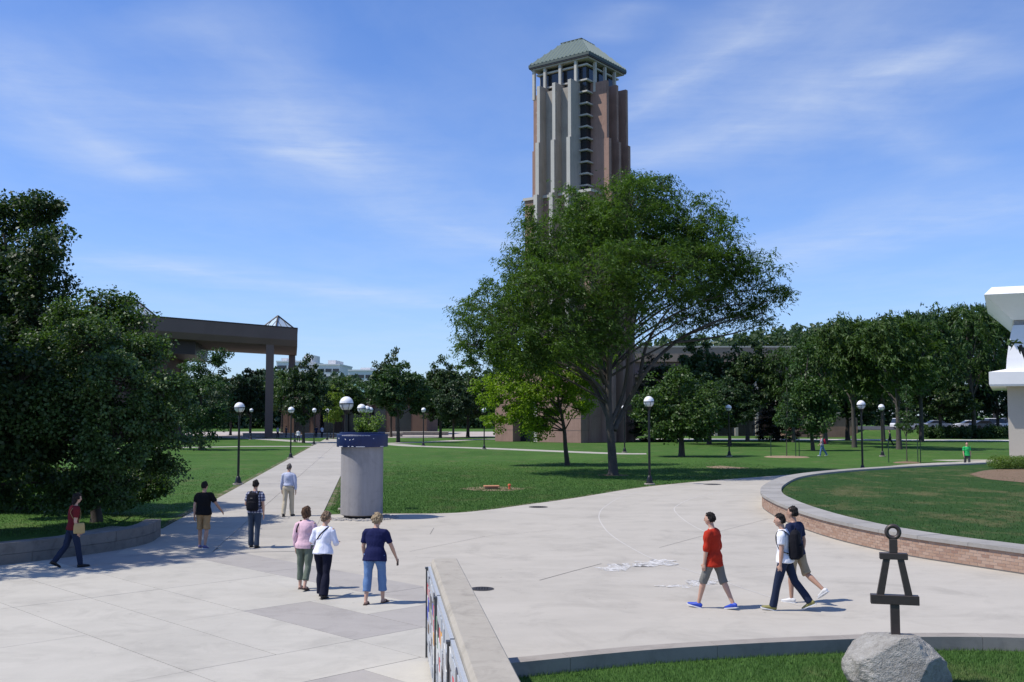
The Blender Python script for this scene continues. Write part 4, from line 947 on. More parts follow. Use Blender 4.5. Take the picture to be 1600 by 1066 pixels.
# parking terrace with cars and hedge beyond the lawn
pk = MB().loft([[(52, 156, -.1), (150, 156, -.1), (150, 215, -.1), (52, 215, -.1)], [(55, 161, 1.10), (150, 161, 1.10), (150, 213, 1.10), (55, 213, 1.10)]]).obj('grass_bank', 'lawn_green'); pk['kind'] = 'structure'
pk = MB().box((56, 163, 1.0), (149, 212, 1.15)).obj('parking_lot', 'asphalt'); pk['kind'] = 'structure'
def car(px, py, D, mat, label, suv=False, rz=0.0):
    p = at(px, py, D); t = thing('parked_car', label, 'car', (p.x, D, 1.155), rz, 'cars parked beyond the lawn')
    H = 1.75 if suv else 1.42; L = 4.7; W = 1.8
    def ring(x, z0, z1, w): return [(x, -w / 2, z0), (x, w / 2, z0), (x, w / 2 * .96, z1), (x, -w / 2 * .96, z1)]
    MB().loft([ring(-L / 2, .35, .75, W * .9), ring(-L / 2 + .15, .25, .95, W), ring(L / 2 - .9, .25, .92, W), ring(L / 2 - .1, .28, .75, W * .92), ring(L / 2, .35, .6, W * .85)]).obj('body', mat, t)
    xa, xb, xc, xd = (-2.15, -1.95, .35, 1.15) if suv else (-1.9, -1.1, .3, 1.15)
    def cr(x, z, w): return [(x, -w / 2, .9), (x, w / 2, .9), (x, w / 2 * .84, z), (x, -w / 2 * .84, z)]
    MB().loft([cr(xa, .96, W * .94), cr(xb, H - .06, W * .94), cr(xc, H - .05, W * .94), cr(xd, .95, W * .94)]).obj('windows', 'dark_glass', t)
    MB().loft([[(xb - .05, -W * .40, H - .07), (xc + .05, -W * .40, H - .07), (xc + .05, W * .40, H - .07), (xb - .05, W * .40, H - .07)], [(xb + .1, -W * .36, H), (xc - .1, -W * .36, H), (xc - .1, W * .36, H), (xb + .1, W * .36, H)]]).obj('roof', mat, t)
    for sx in (-1.4, 1.42):
        for sy in (-1, 1):
            y = sy * (W / 2 - .1); m = MB(); m.loft([[(sx + .33 * math.cos(a), y + d, .33 + .33 * math.sin(a)) for a in np.linspace(0, 2 * math.pi, 15)[:-1]] for d in (-.11, .11)]); m.obj('wheel', 'black_rubber', t)
    for sy in (-1, 1): MB().cbox((L / 2 - .06, sy * .62, .66), (.1, .3, .13)).obj('headlight', 'lamp_glass', t)
car(1560, 655, 172, 'car_white', 'tall white car parked behind the last tree trunk before the white building', True, 0.05); car(1513, 660, 170, 'car_white', 'white car parked between the two thick tree trunks', False, math.pi)
car(1585, 650, 186, 'car_silver', 'silver car parked in the row beyond the tall white one', True); car(1540, 661, 166, 'car_dark', 'dark car parked in front of the white ones', False)
car(1466, 661, 171, 'car_silver', 'silver car seen between leaning trunks and the hedge', False, 0.1); car(1415, 661, 172, 'car_white', 'white car mostly hidden behind the thick trunk on the lawn', True, 0.1)
# bench frame by the white building
p = G(1594, 717); bt = thing('bench', 'white metal slatted bench standing behind the clipped bush', 'bench', (p.x, p.y, 0), rad(60))
for k in range(5): MB().box((-.9, -.30 + k * .12, .45), (.9, -.21 + k * .12, .48)).obj('slat', 'white_metal', bt)
for k in range(4): MB().add([(-.9, .34 + k * .05, .62 + k * .14), (.9, .34 + k * .05, .62 + k * .14), (.9, .37 + k * .05, .72 + k * .14), (-.9, .37 + k * .05, .72 + k * .14), (-.9, .37 + k * .05, .62 + k * .14), (.9, .37 + k * .05, .62 + k * .14), (.9, .40 + k * .05, .72 + k * .14), (-.9, .40 + k * .05, .72 + k * .14)], [(0, 1, 2, 3), (7, 6, 5, 4), (0, 4, 5, 1), (3, 2, 6, 7), (0, 3, 7, 4), (1, 5, 6, 2)]).obj('slat', 'white_metal', bt)
for sx in (-.8, .8):
    MB().tube([(sx, -.28, 0), (sx, -.28, .45)], .03, 6).obj('leg', 'steel_grey', bt); MB().tube([(sx, .28, 0), (sx, .30, .45), (sx, .50, 1.2)], .03, 6).obj('leg', 'steel_grey', bt)
# low planters and benches in the far court
for k, (px, py, w, lab) in enumerate([(506, 681, 6, 'low pale bench wall at the far court beyond the walk end'), (585, 680, 9, 'low pale wall behind the straggly plant at the far court'), (655, 678, 10, 'long low wall below the dark round trees'), (420, 681, 8, 'low grey wall in the canopy shade beside the column')]):
    p = G(px, py + 2); t = thing('bench_wall', lab, 'low wall', (p.x, p.y, 0), rad(-3), 'low walls in the far court')
    MB().box((-w / 2, -.4, 0), (w / 2, .4, .5)).obj('wall', 'stone_grey', t); MB().box((-w / 2 - .05, -.5, .5), (w / 2 + .05, .5, .62)).obj('seat', 'tower_pale', t)
# ---------------------------------------------------------------- trees
def unit(v): return v / (np.linalg.norm(v, axis=-1, keepdims=True) + 1e-9)
def bez(a, b, c, n): return [a * (1 - t) ** 2 + b * 2 * t * (1 - t) + c * t * t for t in np.linspace(0, 1, n)]
def crown_points(blobs, n, r, shell=0.5):
    """n random points in the outer part of a union of ellipsoids (rows: x y z rx ry rz)"""
    B = np.array(blobs, float); w = (B[:, 3] * B[:, 4] * B[:, 5]) ** 0.66; w /= w.sum()
    k = r.choice(len(B), n, p=w); d = unit(r.normal(size=(n, 3))); q = (shell + (1 - shell) * r.uniform(size=n)) ** 0.6
    return B[k, :3] + d * B[k, 3:] * q[:, None], k
def make_tree(name, label, base, blobs, n_cl, n_leaf, rc, L, W, mat, bark='bark', tr=0.25, fork=0.3, group=None, seed=1, style='round', limbs=None, twigs=True, flat_=0.65, cat='tree', zmin=None, trunk_pts=None, up=0.6, shell=0.5):
    r = np.random.default_rng(seed); base = np.array(base, float)
    B = np.array(blobs, float); B[:, :3] -= base
    top = B[np.argmax(B[:, 2])]; ctr = (B[:, :3] * (B[:, 3] ** 2)[:, None]).sum(0) / (B[:, 3] ** 2).sum()
    t = thing(name, label, cat, tuple(base), 0, group)
    m = MB(); H = B[:, 2].max()
    fz = H * fork
    if trunk_pts is None:
        cx, cy = ctr[0] * 0.5, ctr[1] * 0.5
        tp = [np.array([0, 0, -0.15]), np.array([0.01, 0, 0.25]), np.array([cx * .08 + r.normal() * .05, cy * .08, fz * .5]), np.array([cx * .25, cy * .25, fz]), np.array([cx * .6 + r.normal() * .15, cy * .6, fz + (H - fz) * .45]), np.array([ctr[0] * .8, ctr[1] * .8, H * .92])]
    else: tp = [np.array(p, float) - base for p in trunk_pts]
    nr = len(tp); zf = [max(0.06, 1 - max(0, p[2]) / (H * 1.02)) for p in tp]
    rr = [tr * (1.55 if i == 0 else 1.12 if i == 1 else 1.0) * z ** 0.8 for i, z in enumerate(zf)]
    m.tube([tuple(p) for p in spline([Vector(p) for p in tp], 3)], list(np.interp(np.linspace(0, nr - 1, (nr - 1) * 3 + 1), range(nr), rr)), 9)
    tps = np.array([tuple(p) for p in spline([Vector(p) for p in tp], 6)])
    limb_pts = []
    for k, b in enumerate(B):
        if limbs is not None and k not in limbs: continue
        c = b[:3]; hz = max(fz * .85, min(c[2] * .62, H * .75)); s = tps[np.argmin(np.abs(tps[:, 2] - hz))]
        mid = s + (c - s) * .5 + np.array([0, 0, (0.12 if style != 'arch' else 0.2) * np.linalg.norm((c - s)[:2])]) + r.normal(size=3) * .08 * np.linalg.norm(c - s)
        P = bez(s, mid, c, 7); dist = np.linalg.norm(c - s)
        r0 = max(0.03, tr * .42 * (1 - s[2] / (H * 1.3)))
        m.tube([tuple(p) for p in P], list(np.linspace(r0, max(.018, r0 * .25), 7)), 6); limb_pts += P[2:]
    C, kk = crown_points(B, n_cl, r, shell)
    if zmin is not None: C = C[C[:, 2] > zmin - base[2]]
    LP = np.array(limb_pts + list(tps[tps[:, 2] > fz]))
    if twigs:
        for c in C:
            d = np.linalg.norm(LP - c, axis=1) + 1.2 * np.maximum(0, LP[:, 2] - c[2]); s = LP[np.argmin(d)]
            if np.linalg.norm(c - s) < 0.2: continue
            mid = (s + c) / 2 + np.array([0, 0, .10 * np.linalg.norm(c - s)]) + r.normal(size=3) * .06 * np.linalg.norm(c - s)
            m.tube([tuple(p) for p in bez(s, mid, c, 4)], [max(.012, tr * .065), max(.010, tr * .045), .009, .006], 4, False)
    m.obj('trunk', bark, t, True, 60)
    n = len(C) * n_leaf; cc = np.repeat(C, n_leaf, 0); out = unit(cc - np.array([ctr[0], ctr[1], ctr[2] * .85]))
    rcl = np.repeat(rc * r.uniform(.6, 1.3, len(C)), n_leaf)[:, None]
    off = unit(r.normal(size=(n, 3))) * (r.uniform(size=(n, 1)) ** .45) * rcl * np.array([1, 1, flat_])
    if style == 'arch':
        # feathery sprays: leaflets lie along a few arching fronds of each cluster
        nf = 9; fid = r.integers(0, nf, n); az = r.uniform(0, 2 * np.pi, (len(C), nf)); oaz = np.arctan2(out[:, 1], out[:, 0])
        a = az[np.repeat(np.arange(len(C)), n_leaf), fid] * .55 + oaz * .45 * 1.0
        tt = r.uniform(0, 1, n); rad_ = rcl[:, 0] * 1.35 * tt
        lift = r.uniform(-.75, .85, (len(C), nf))[np.repeat(np.arange(len(C)), n_leaf), fid]
        off = np.stack([np.cos(a) * rad_, np.sin(a) * rad_, rcl[:, 0] * (lift * tt * 1.3 - .55 * tt ** 2)], 1) + r.normal(size=(n, 3)) * .07
        A = np.stack([np.cos(a), np.sin(a), -.35 - .5 * tt], 1) + r.normal(size=(n, 3)) * .55; N = np.array([0, 0, 1.0]) + r.normal(size=(n, 3)) * .55
    elif style == 'needle':
        A = unit(off) * np.array([1, 1, .3]) + np.array([0, 0, -.2]) + r.normal(size=(n, 3)) * .3; N = np.array([0, 0, 1.0]) + r.normal(size=(n, 3)) * .5
    else:
        A = unit(off) + np.array([0, 0, -.35]) + r.normal(size=(n, 3)) * .7; N = out * .5 + np.array([0, 0, up]) + r.normal(size=(n, 3)) * .65
    V, F = leaf_cards(cc + off, A, N, L * r.uniform(.65, 1.25, n), W * r.uniform(.65, 1.25, n))
    link(bpy.data.objects.new('crown', mesh_np('crown', V, F, mat)), t)
    return t
def blob(px, py, rp, D, dd=0.0, ry=None, fl=1.0):
    """an ellipsoid of the crown: measured centre and radius in the photograph at distance D, moved dd metres in depth"""
    c = at(px, py, D + dd); k = D / FPX; return (c.x, c.y, c.z, rp * k, (ry if ry else rp * k), rp * k * fl)

# the great honey locust
p = G(958, 742); DT = p.y
lb_ = [(985, 325, 62, -2), (915, 350, 62, 0), (1040, 335, 52, 1), (865, 375, 52, -1.5), (1095, 345, 45, 0), (830, 345, 34, 1), (1125, 375, 42, -1),
       (790, 455, 48, 0), (760, 490, 42, -1), (735, 470, 30, 1), (745, 540, 38, 0), (800, 530, 55, -3), (850, 450, 62, -3.5), (930, 430, 70, -4.5), (1010, 420, 66, -4), (1075, 420, 60, -2),
       (1140, 420, 46, -1), (1185, 425, 40, 0), (1210, 455, 28, 0.5), (1160, 475, 36, 1), (1095, 480, 48, 2), (1190, 490, 22, 0), (1030, 485, 52, 2), (960, 500, 55, -4), (890, 520, 62, -4), (830, 560, 34, -3),
       (790, 560, 34, 0), (960, 400, 70, 4), (870, 430, 60, 4.5), (1060, 400, 60, 4.5), (800, 500, 50, 4), (930, 540, 45, 4), (1110, 450, 42, 4), (985, 285, 26, 0), (1030, 292, 26, 0), (895, 310, 34, 2), (830, 410, 44, 2), (770, 520, 45, 2), (820, 470, 55, 3), (870, 520, 60, 2.5), (935, 345, 56, 3), (1000, 370, 58, 2.5), (860, 400, 50, 3.5), (1090, 380, 42, 2), (720, 500, 22, 0), (1010, 300, 40, 1)]
make_tree('honey_locust', 'great spreading honey locust with feathery leaves in front of the bell tower', (p.x, p.y, -.05), [blob(a, b, c, DT, d, None, .82) for a, b, c, d in lb_], 1600, 112, 0.84, 0.235, 0.068,
          'leaf_locust', 'bark_grey', 0.26, 0.24, seed=11, style='arch', flat_=.5, shell=0.35,
          trunk_pts=[(p.x, p.y, -.2), (p.x, p.y, .4), tuple(at(955, 690, DT)), tuple(at(951, 640, DT)), tuple(at(951, 590, DT)), tuple(at(957, 520, DT)), tuple(at(968, 430, DT)), tuple(at(982, 330, DT))])
# its heavy side limbs, seen against the sky
m = MB()
for pts, r0, r1 in [([(960, 672), (975, 640), (1010, 580), (1055, 535), (1105, 508), (1160, 488), (1200, 470)], .17, .03), ([(955, 660), (975, 610), (985, 540), (1000, 470), (1030, 400)], .14, .03), ([(950, 650), (925, 600), (895, 575), (850, 560), (800, 545)], .17, .025),
                    ([(1000, 590), (1010, 540), (1040, 490), (1080, 450)], .12, .02), ([(1055, 535), (1100, 530), (1150, 520), (1195, 505)], .09, .015), ([(946, 600), (915, 530), (880, 470), (850, 420)], .15, .02)]:
    P = spline([Vector(at(x, y, DT + (0.5 * i if i % 2 else -.3 * i))) - Vector((p.x, p.y, -.05)) for i, (x, y) in enumerate(pts)], 5)
    m.tube(P, list(np.linspace(r0, r1, len(P))), 7)
locust = [o for o in S.objects if o.name.startswith('honey_locust')][0]
m.obj('limb', 'bark_grey', locust, True)
MBs = MB(); MBs.lathe([(1.1, 0), (.95, .03), (.3, .05)], 18); o = MBs.obj('mulch_ring', 'mulch', locust)
# bright maple under it
p = G(886, 727); Db = p.y
make_tree('maple_tree', 'bright yellow green maple glowing under the great locust', (p.x, p.y, -.05), [blob(a, b, c, Db, d) for a, b, c, d in [(885, 580, 40, 0), (840, 595, 42, -1), (800, 610, 38, 0), (775, 635, 26, -.5), (770, 662, 16, -1), (840, 635, 36, 1.5), (905, 610, 36, 1), (925, 575, 26, 0), (815, 655, 24, -1), (860, 560, 34, 1.5), (900, 640, 24, -1), (845, 672, 20, 0), (790, 585, 30, 2), (880, 545, 36, 1), (825, 560, 36, 0), (930, 560, 28, 1), (790, 555, 26, 1), (760, 610, 22, 0)]],
          560, 75, .55, .17, .12, 'leaf_bright', 'bark', .17, .33, seed=5)
# dark trees and the big maple beside the court
def big(px, by, blobs, name, label, mat, n, nl, rc, L, W, tr, seed, D=None, **kw):
    p = G(px, by) if by else at(px, 700, D); D = p.y
    sh_ = rc * .75 * FPX / D
    return make_tree(name, label, (p.x, p.y, -.05), [blob(a, b, max(c * .45, c - sh_), D, d) for a, b, c, d in blobs], n, nl, rc, L, W, mat, 'bark', tr, kw.pop('fork', .25), seed=seed, **kw)
big(30, 795, [(60, 330, 46, 0), (25, 340, 50, 1), (85, 370, 34, -1), (-20, 380, 60, 0), (50, 410, 60, -2), (90, 430, 36, 0), (10, 450, 70, 0), (-40, 480, 90, 1), (60, 480, 60, -1), (-60, 580, 110, 0), (20, 580, 100, -1), (110, 450, 22, 0)],
    'maple_tree', 'tallest dark tree rising at the edge beyond the low stone wall', 'leaf_deep', 620, 90, .58, .16, .115, .28, 21)
big(150, 815, [(165, 485, 44, 0), (110, 500, 44, 0), (205, 500, 34, 0), (140, 540, 60, -2), (215, 555, 52, -1), (250, 610, 50, -1), (75, 560, 55, -1), (180, 610, 70, -3), (110, 640, 70, -2), (230, 660, 55, -2), (270, 680, 40, -1), (180, 690, 60, -3), (285, 640, 30, 0), (275, 728, 26, -1), (240, 720, 34, -1), (70, 640, 60, -3), (150, 720, 50, -2), (200, 470, 30, 1), (150, 465, 26, 0), (225, 500, 24, 0), (250, 545, 26, 1), (300, 690, 24, 0), (110, 760, 40, -1), (180, 755, 40, -1), (60, 740, 40, -1), (30, 700, 50, 1), (230, 752, 48, 2), (130, 770, 52, 3), (60, 765, 55, 3.5), (0, 765, 55, 3.5), (180, 770, 46, 2.5), (125, 768, 46, -2), (170, 770, 44, -2), (80, 778, 40, -1.5)],
    'maple_tree', 'broad leafy maple whose low branches sweep to the grass behind the stone wall', 'leaf_maple', 900, 100, .46, .115, .085, .17, 22, fork=.2, up=.9)
big(-70, 832, [(-60, 560, 90, 0), (30, 600, 80, 0), (-40, 680, 90, 0), (60, 680, 60, 1), (20, 720, 50, 0), (100, 705, 40, 1), (10, 770, 36, 1), (70, 755, 30, 2), (-60, 780, 60, 0)], 'maple_tree', 'deep shaded tree filling the dark corner behind the low stone wall', 'leaf_deep', 320, 70, .6, .17, .125, .28, 23)
big(313, 703, [(330, 575, 34, 0), (300, 590, 34, 0), (345, 560, 22, 0), (285, 615, 36, 0), (330, 625, 44, -1), (300, 655, 40, 0), (350, 655, 24, 0), (270, 650, 30, 1), (320, 680, 26, -1)], 'maple_tree', 'bushy maple between the broad leafy maple and the canopy column', 'leaf_mid', 230, 60, .7, .24, .18, .2, 24, fork=.22)
big(1065, 713, [(1060, 605, 38, 0), (1020, 630, 38, 0), (1100, 615, 30, 0), (1085, 650, 44, -1), (1035, 660, 40, -1), (1000, 650, 26, 0), (1120, 650, 26, 1), (1060, 580, 20, 0), (1105, 675, 22, 0), (1020, 590, 18, 1)], 'maple_tree', 'round dark maple with a short forked trunk beside the plaza lamp', 'leaf_mid', 200, 60, .75, .26, .19, .26, 25, fork=.3)
big(1270, 704, [(1265, 625, 34, 0), (1240, 645, 30, 0), (1290, 640, 28, 0), (1260, 600, 24, 0), (1275, 660, 30, -1), (1225, 655, 20, 0), (1250, 570, 18, 1), (1262, 548, 12, 1)], 'maple_tree', 'mid green maple with a slim straight trunk near the man with the red backpack', 'leaf_mid', 150, 60, .85, .30, .2, .19, 26, fork=.42)

for k_, (x_, y_, h_, lab) in enumerate([(-18.0, 25.2, 1.38, 'shade tree at the end of the low stone wall, mostly outside the view'), (-19.0, 28.2, 1.42, 'second shade tree behind the low stone wall, mostly outside the view')]):
    make_tree('maple_tree', lab, (x_, y_, -.05), [(x_ + dx, y_ + dy, z * h_, r_ * 1.2, r_ * 1.25, r_ * 1.1) for dx, dy, z, r_ in [(0, 0, 10, 2.0), (1.6, .6, 8, 2.0), (-1.2, 1, 8, 2.2), (1.2, -1.6, 7, 2.0), (.2, 1.8, 6, 2.2), (1.9, 1.4, 5.2, 1.7), (-1, -1, 5.4, 2.0), (2.2, -.6, 4.6, 1.5)]], 420, 60, .6, .2, .15, 'leaf_deep', 'bark', .24, .3, seed=60 + k_, twigs=False)
# kinds of background tree: one of each, then copies
def proto(mat, kind, seed, n_cl, n_leaf, Lf, Wf, bark='bark'):
    r = np.random.default_rng(seed)
    if kind == 'cone':
        bl = [(r.normal() * .05, r.normal() * .05, .8 + k * 1.0, 2.3 * (1 - k / 9.6) + .15, 2.3 * (1 - k / 9.6) + .15, .9) for k in range(9)]
    elif kind == 'flat':
        bl = [(r.uniform(-3.2, 3.2), r.uniform(-3.2, 3.2), r.uniform(6.4, 9.0), r.uniform(1.0, 1.9), r.uniform(1.0, 1.9), r.uniform(.6, 1.1)) for k in range(16)] + [(0, 0, 8.6, 1.8, 1.8, 1.2)] + [(r.uniform(-2.8, 2.8), r.uniform(-2.5, 2.5), r.uniform(4.6, 6.3), 1.4, 1.4, .9) for k in range(8)]
    else:
        bl = [(0, 0, 7.6, 1.9, 1.9, 2.0), (0, 0, 5.2, 3.0, 3.0, 2.4)] + [(2.3 * math.cos(a) * r.uniform(.7, 1.15), 2.3 * math.sin(a) * r.uniform(.7, 1.15), r.uniform(3.4, 7.4), r.uniform(1.0, 1.7), r.uniform(1.0, 1.7), r.uniform(.9, 1.5)) for a in np.linspace(0, 6.3, 12)]
    if kind == 'cone': bl[-1] = (0, 0, 9.3, .35, .35, .7)
    t = make_tree('tree', 'tree', (0, 0, 0), bl, n_cl, n_leaf, .62 if kind != 'cone' else .5, Lf, Wf, mat, bark, .22, .25 if kind != 'flat' else .38, seed=seed, style={'cone': 'needle', 'flat': 'arch', 'round': 'round'}[kind], twigs=False, shell=.55)
    return t
PROTO = {'round': proto('leaf_mid', 'round', 31, 190, 55, .34, .24), 'deep': proto('leaf_deep', 'round', 32, 190, 55, .34, .24), 'blue': proto('leaf_blue', 'round', 33, 190, 50, .36, .25), 'cone': proto('leaf_conifer', 'cone', 34, 220, 45, .42, .10),
         'flat': proto('leaf_grove', 'flat', 35, 230, 60, .42, .13, 'bark_grey'), 'light': proto('leaf_light', 'round', 36, 130, 45, .34, .24)}
used_p = {k: False for k in PROTO}
def bgtree(kind, px, by, top, wpx, label, group='trees round the far lawns', D=None):
    p = G(px, by) if D is None else Vector((at(px, 650, D).x, D, 0)); D = p.y
    h = at(px, top, D).z / 9.6; w = wpx * D / FPX / {'round': 6.6, 'deep': 6.6, 'blue': 6.6, 'light': 6.6, 'cone': 4.6, 'flat': 8.8}[kind]
    t = PROTO[kind] if not used_p[kind] else copy_tree(PROTO[kind]); used_p[kind] = True
    t.location = (p.x, p.y, -.06); t.scale = (w, w, h); t.rotation_euler = (0, 0, random.uniform(0, 6.28)); t['label'] = label; t['group'] = group
    t.name = {'cone': 'conifer', 'flat': 'locust_tree'}.get(kind, 'tree'); return t
for a in [('round', 622, 691, 565, 92, 'broad rounded tree between the column planter and the dark round trees'), ('deep', 611, 683, 545, 58, 'taller dark tree peeping over the broad rounded tree'),
          ('deep', 688, 684, 558, 70, 'dark pointed tree behind the far globe lamp'), ('blue', 731, 683, 556, 80, 'dark bluish tree beside the pink tower wall'), ('blue', 708, 687, 590, 60, 'low dark tree filling the gap behind the far globe lamp'),
          ('deep', 474, 692, 556, 72, 'dark dense tree in front of the slim rear canopy column'), ('light', 521, 686, 600, 34, 'small light green tree at the end of the walk'), ('round', 535, 679, 588, 70, 'mid green tree beyond the end of the walk'),
          ('blue', 391, 681, 572, 60, 'tree under the canopy roof beside the near column'), ('round', 440, 676, 578, 52, 'tree seen between the two canopy columns'), ('blue', 360, 680, 585, 60, 'dark tree low under the canopy behind the bushy maple'), ('round', 560, 677, 596, 56, 'low tree in front of the green roof'),
          ('deep', 1108, 694, 585, 110, 'twin dark tree with low crown just behind the lamp by the plaza'), ('deep', 1140, 697, 590, 90, 'smaller of the twin dark trees, standing behind the lone lawn lamp'),
          ('deep', 1090, 689, 527, 112, 'dark dense tree in front of the tan parapet'), ('deep', 1168, 690, 526, 96, 'second dark dense tree at the end of the tan parapet'), ('cone', 1020, 690, 548, 90, 'dark conifer behind the trunk of the great locust'),
          ('deep', 1040, 688, 575, 90, 'shaded tree between the dark conifer and the tower base'), ('flat', 1240, 691, 540, 110, 'feathery tree at the start of the grove near the pinkish block'),
          ('flat', 1290, 694, 512, 140, 'feathery grove tree above the slim straight maple'), ('flat', 1335, 699, 497, 150, 'grove tree standing behind the tall planter lamp'), ('flat', 1405, 702, 496, 170, 'grove tree with a thick leaning trunk near the dark walker'),
          ('flat', 1440, 690, 486, 150, 'grove tree with a straight trunk behind the hedge cars'), ('flat', 1522, 685, 476, 150, 'tall grove tree with the thickest straight trunk near the white cars'), ('flat', 1556, 681, 470, 120, 'grove tree next to the white building ledge'),
          ('flat', 1380, 690, 500, 130, 'grove tree set back between two planter lamps'), ('deep', 1325, 688, 560, 110, 'low dark tree under the grove behind the tall planter lamp'), ('deep', 1470, 685, 560, 100, 'low dark tree under the grove before the parking lot'), ('blue', 1560, 684, 560, 90, 'low bluish tree hard by the white building'), ('cone', 1215, 689, 560, 70, 'dark conifer between the pinkish block and the dense trees')]:
    bgtree(*a)
# woods beyond
def woods(name, ridge, D, depth, n, L, mat):
    P = []; 
    for i in range(n):
        k = random.random() * (len(ridge) - 1); a = ridge[int(k)]; b = ridge[int(k) + 1]; f = k - int(k)
        d = D + random.random() * depth; ptop = a[1] + (b[1] - a[1]) * f; x = a[0] + (b[0] - a[0]) * f
        tp = at(x, ptop + 7 * math.sin(x * .21 + i % 3) + 3 * math.sin(x * .55), d); z = tp.z * (1 - random.random() * .98); P.append((tp.x, d + random.gauss(0, 2), z))
    P = np.array(P); A = rng.normal(size=P.shape); N = np.array([0, -.3, .8]) + rng.normal(size=P.shape) * .6
    V, F = leaf_cards(P, A, N, L * rng.uniform(.6, 1.3, n), L * .75 * rng.uniform(.6, 1.3, n)); o = link(bpy.data.objects.new(name, mesh_np(name, V, F, mat))); o['kind'] = 'stuff'
woods('woodland', [(990, 545), (1060, 530), (1140, 530), (1200, 520), (1260, 515), (1330, 510), (1420, 505), (1520, 495), (1700, 480)], 270, 40, 70000, 1.15, 'leaf_blue')
woods('woodland', [(150, 580), (260, 590), (350, 600), (420, 582), (480, 590), (540, 592), (580, 600), (660, 590), (760, 585), (840, 590)], 260, 40, 60000, 1.1, 'leaf_blue')
# hedge in front of the parking lot
def bush(name, label, c, blobs, n, L, mat, group=None, cat='bush'):
    t = thing(name, label, cat, c, 0, group); r = np.random.default_rng(int(abs(c[0] * 100)) % 9999)
    P, k = crown_points(blobs, n, r, .45); ctr = np.mean(np.array(blobs)[:, :3], 0); o = unit(P - ctr)
    P[:, 2] = np.maximum(P[:, 2], .03)
    V, F = leaf_cards(P, o + r.normal(size=P.shape) * .7, np.array([0, 0, .6]) + o * .5 + r.normal(size=P.shape) * .5, L * r.uniform(.6, 1.3, n), L * .5 * r.uniform(.6, 1.3, n))
    link(bpy.data.objects.new('foliage', mesh_np('foliage', V, F, mat)), t)
    m = MB()
    for b in blobs[:8]: m.tube([(b[0] * .6, b[1] * .6, -.02), (b[0] * .9, b[1] * .9, b[2])], [.03, .012], 5)
    m.obj('stem', 'bark', t); return t
for px, w, lab in [(1492, 6.5, 'dark round hedge bush before the parked cars'), (1455, 3.0, 'small pale shrub at the end of the hedge'), (1545, 4, 'low dark bush between two thick trunks by the cars'), (1575, 4, 'low hedge bush hard by the white building')]:
    p = at(px, 680, 153); bush('hedge_bush', lab, (p.x, 153, 0), [(random.uniform(-w / 2, w / 2), random.uniform(-1, 1), random.uniform(.6, 1.3), 1.1, 1.0, .9) for _ in range(int(w * 2.2))], int(700 * w), .3, 'leaf_mid', 'bushes before the parking lot')
p = G(1580, 733, .46); bush('clipped_bush', 'clipped yellow green bush on the mulch bed of the raised lawn', (p.x, p.y, .46), [(dx, dy, .38, .5, .45, .38) for dx in (-.75, -.3, .2, .7, 1.2) for dy in (-.25, .3)], 9000, .075, 'leaf_light')
# staked saplings
for px, by, top, label in [(1229, 714, 590, 'staked young sapling on a round mulch bed in the sunlit lawn'), (1417, 723, 600, 'thin staked sapling just beyond the rim of the brick planter')]:
    p = G(px, by); D = p.y
    t = make_tree('sapling', label, (p.x, p.y, -.05), [blob(px + dx, y, r_, D, 0) for dx, y, r_ in [(0, 650, 10), (-6, 665, 8), (6, 660, 8), (2, 635, 8), (-3, 620, 6), (0, 605, 4), (0, 675, 7)]], 46, 26, .30, .17, .11, 'leaf_mid', 'bark_grey', .04, .42, seed=px, group='young saplings tied to stakes')
    for dx, dy in ((-1.35, .3), (.75, -.35), (1.3, .4)): MB().tube([(dx * .9, dy, 0), (dx * .9, dy, 1.75)], .035, 6).obj('stake', 'stake_green', t)
    MB().lathe([(1.9 if px < 1300 else 1.0, 0.02), (1.6 if px < 1300 else .8, .09), (.2, .14)], 22).obj('mulch_ring', 'mulch' if px > 1300 else 'soil_tan', t)
# leafy young tree whose twig reaches into the edge of the view
tx, ty = 6.15, 11.6
make_tree('young_tree', 'young broad leaved tree whose twig hangs before the white building', (tx, ty, -.2), [(5.70, 11.6, 4.28, .07, .10, .10), (6.15, 11.7, 4.6, .35, .4, .5), (6.4, 11.8, 4.1, .3, .4, .5), (6.2, 11.6, 5.2, .3, .3, .4)], 26, 7, .10, .15, .085, 'leaf_deep', 'bark', .03, .5, seed=3)
# ---------------------------------------------------------------- people
def remeshed(m, name, mat, voxel, smooth=4, parent=None, push=None):
    me = m.mesh(name + '_raw', mat); o = bpy.data.objects.new('raw', me); COL.objects.link(o)
    md = o.modifiers.new('r', 'REMESH'); md.mode = 'VOXEL'; md.voxel_size = voxel; md.use_smooth_shade = True
    if smooth: sm = o.modifiers.new('s', 'SMOOTH'); sm.factor = .5; sm.iterations = smooth
    dg = bpy.context.evaluated_depsgraph_get(); ev = o.evaluated_get(dg); me2 = bpy.data.meshes.new_from_object(ev); me2.name = name
    bpy.data.objects.remove(o); bpy.data.meshes.remove(me)
    if not me2.materials: me2.materials.append(MAT[mat])
    if push is not None:
        co = np.empty(len(me2.vertices) * 3, np.float32); me2.vertices.foreach_get('co', co); co = co.reshape(-1, 3)
        no = np.array([tuple(v.normal) for v in me2.vertices], np.float32); co += no * push(co)[:, None]; me2.vertices.foreach_set('co', co.ravel()); me2.update()
    return link(bpy.data.objects.new(name, me2), parent)
def folds(amp, seed):
    r = np.random.default_rng(seed); K = r.normal(size=(7, 3)) * np.array([12, 12, 17]); ph = r.uniform(0, 6, 7)
    return lambda co: amp * (.55 + np.clip(np.sin(co @ K.T + ph).sum(1) / 2.2, -1.1, 1.2))
def Rz(a): return Matrix.Rotation(a, 3, 'Z')
def Rx(a): return Matrix.Rotation(a, 3, 'X')
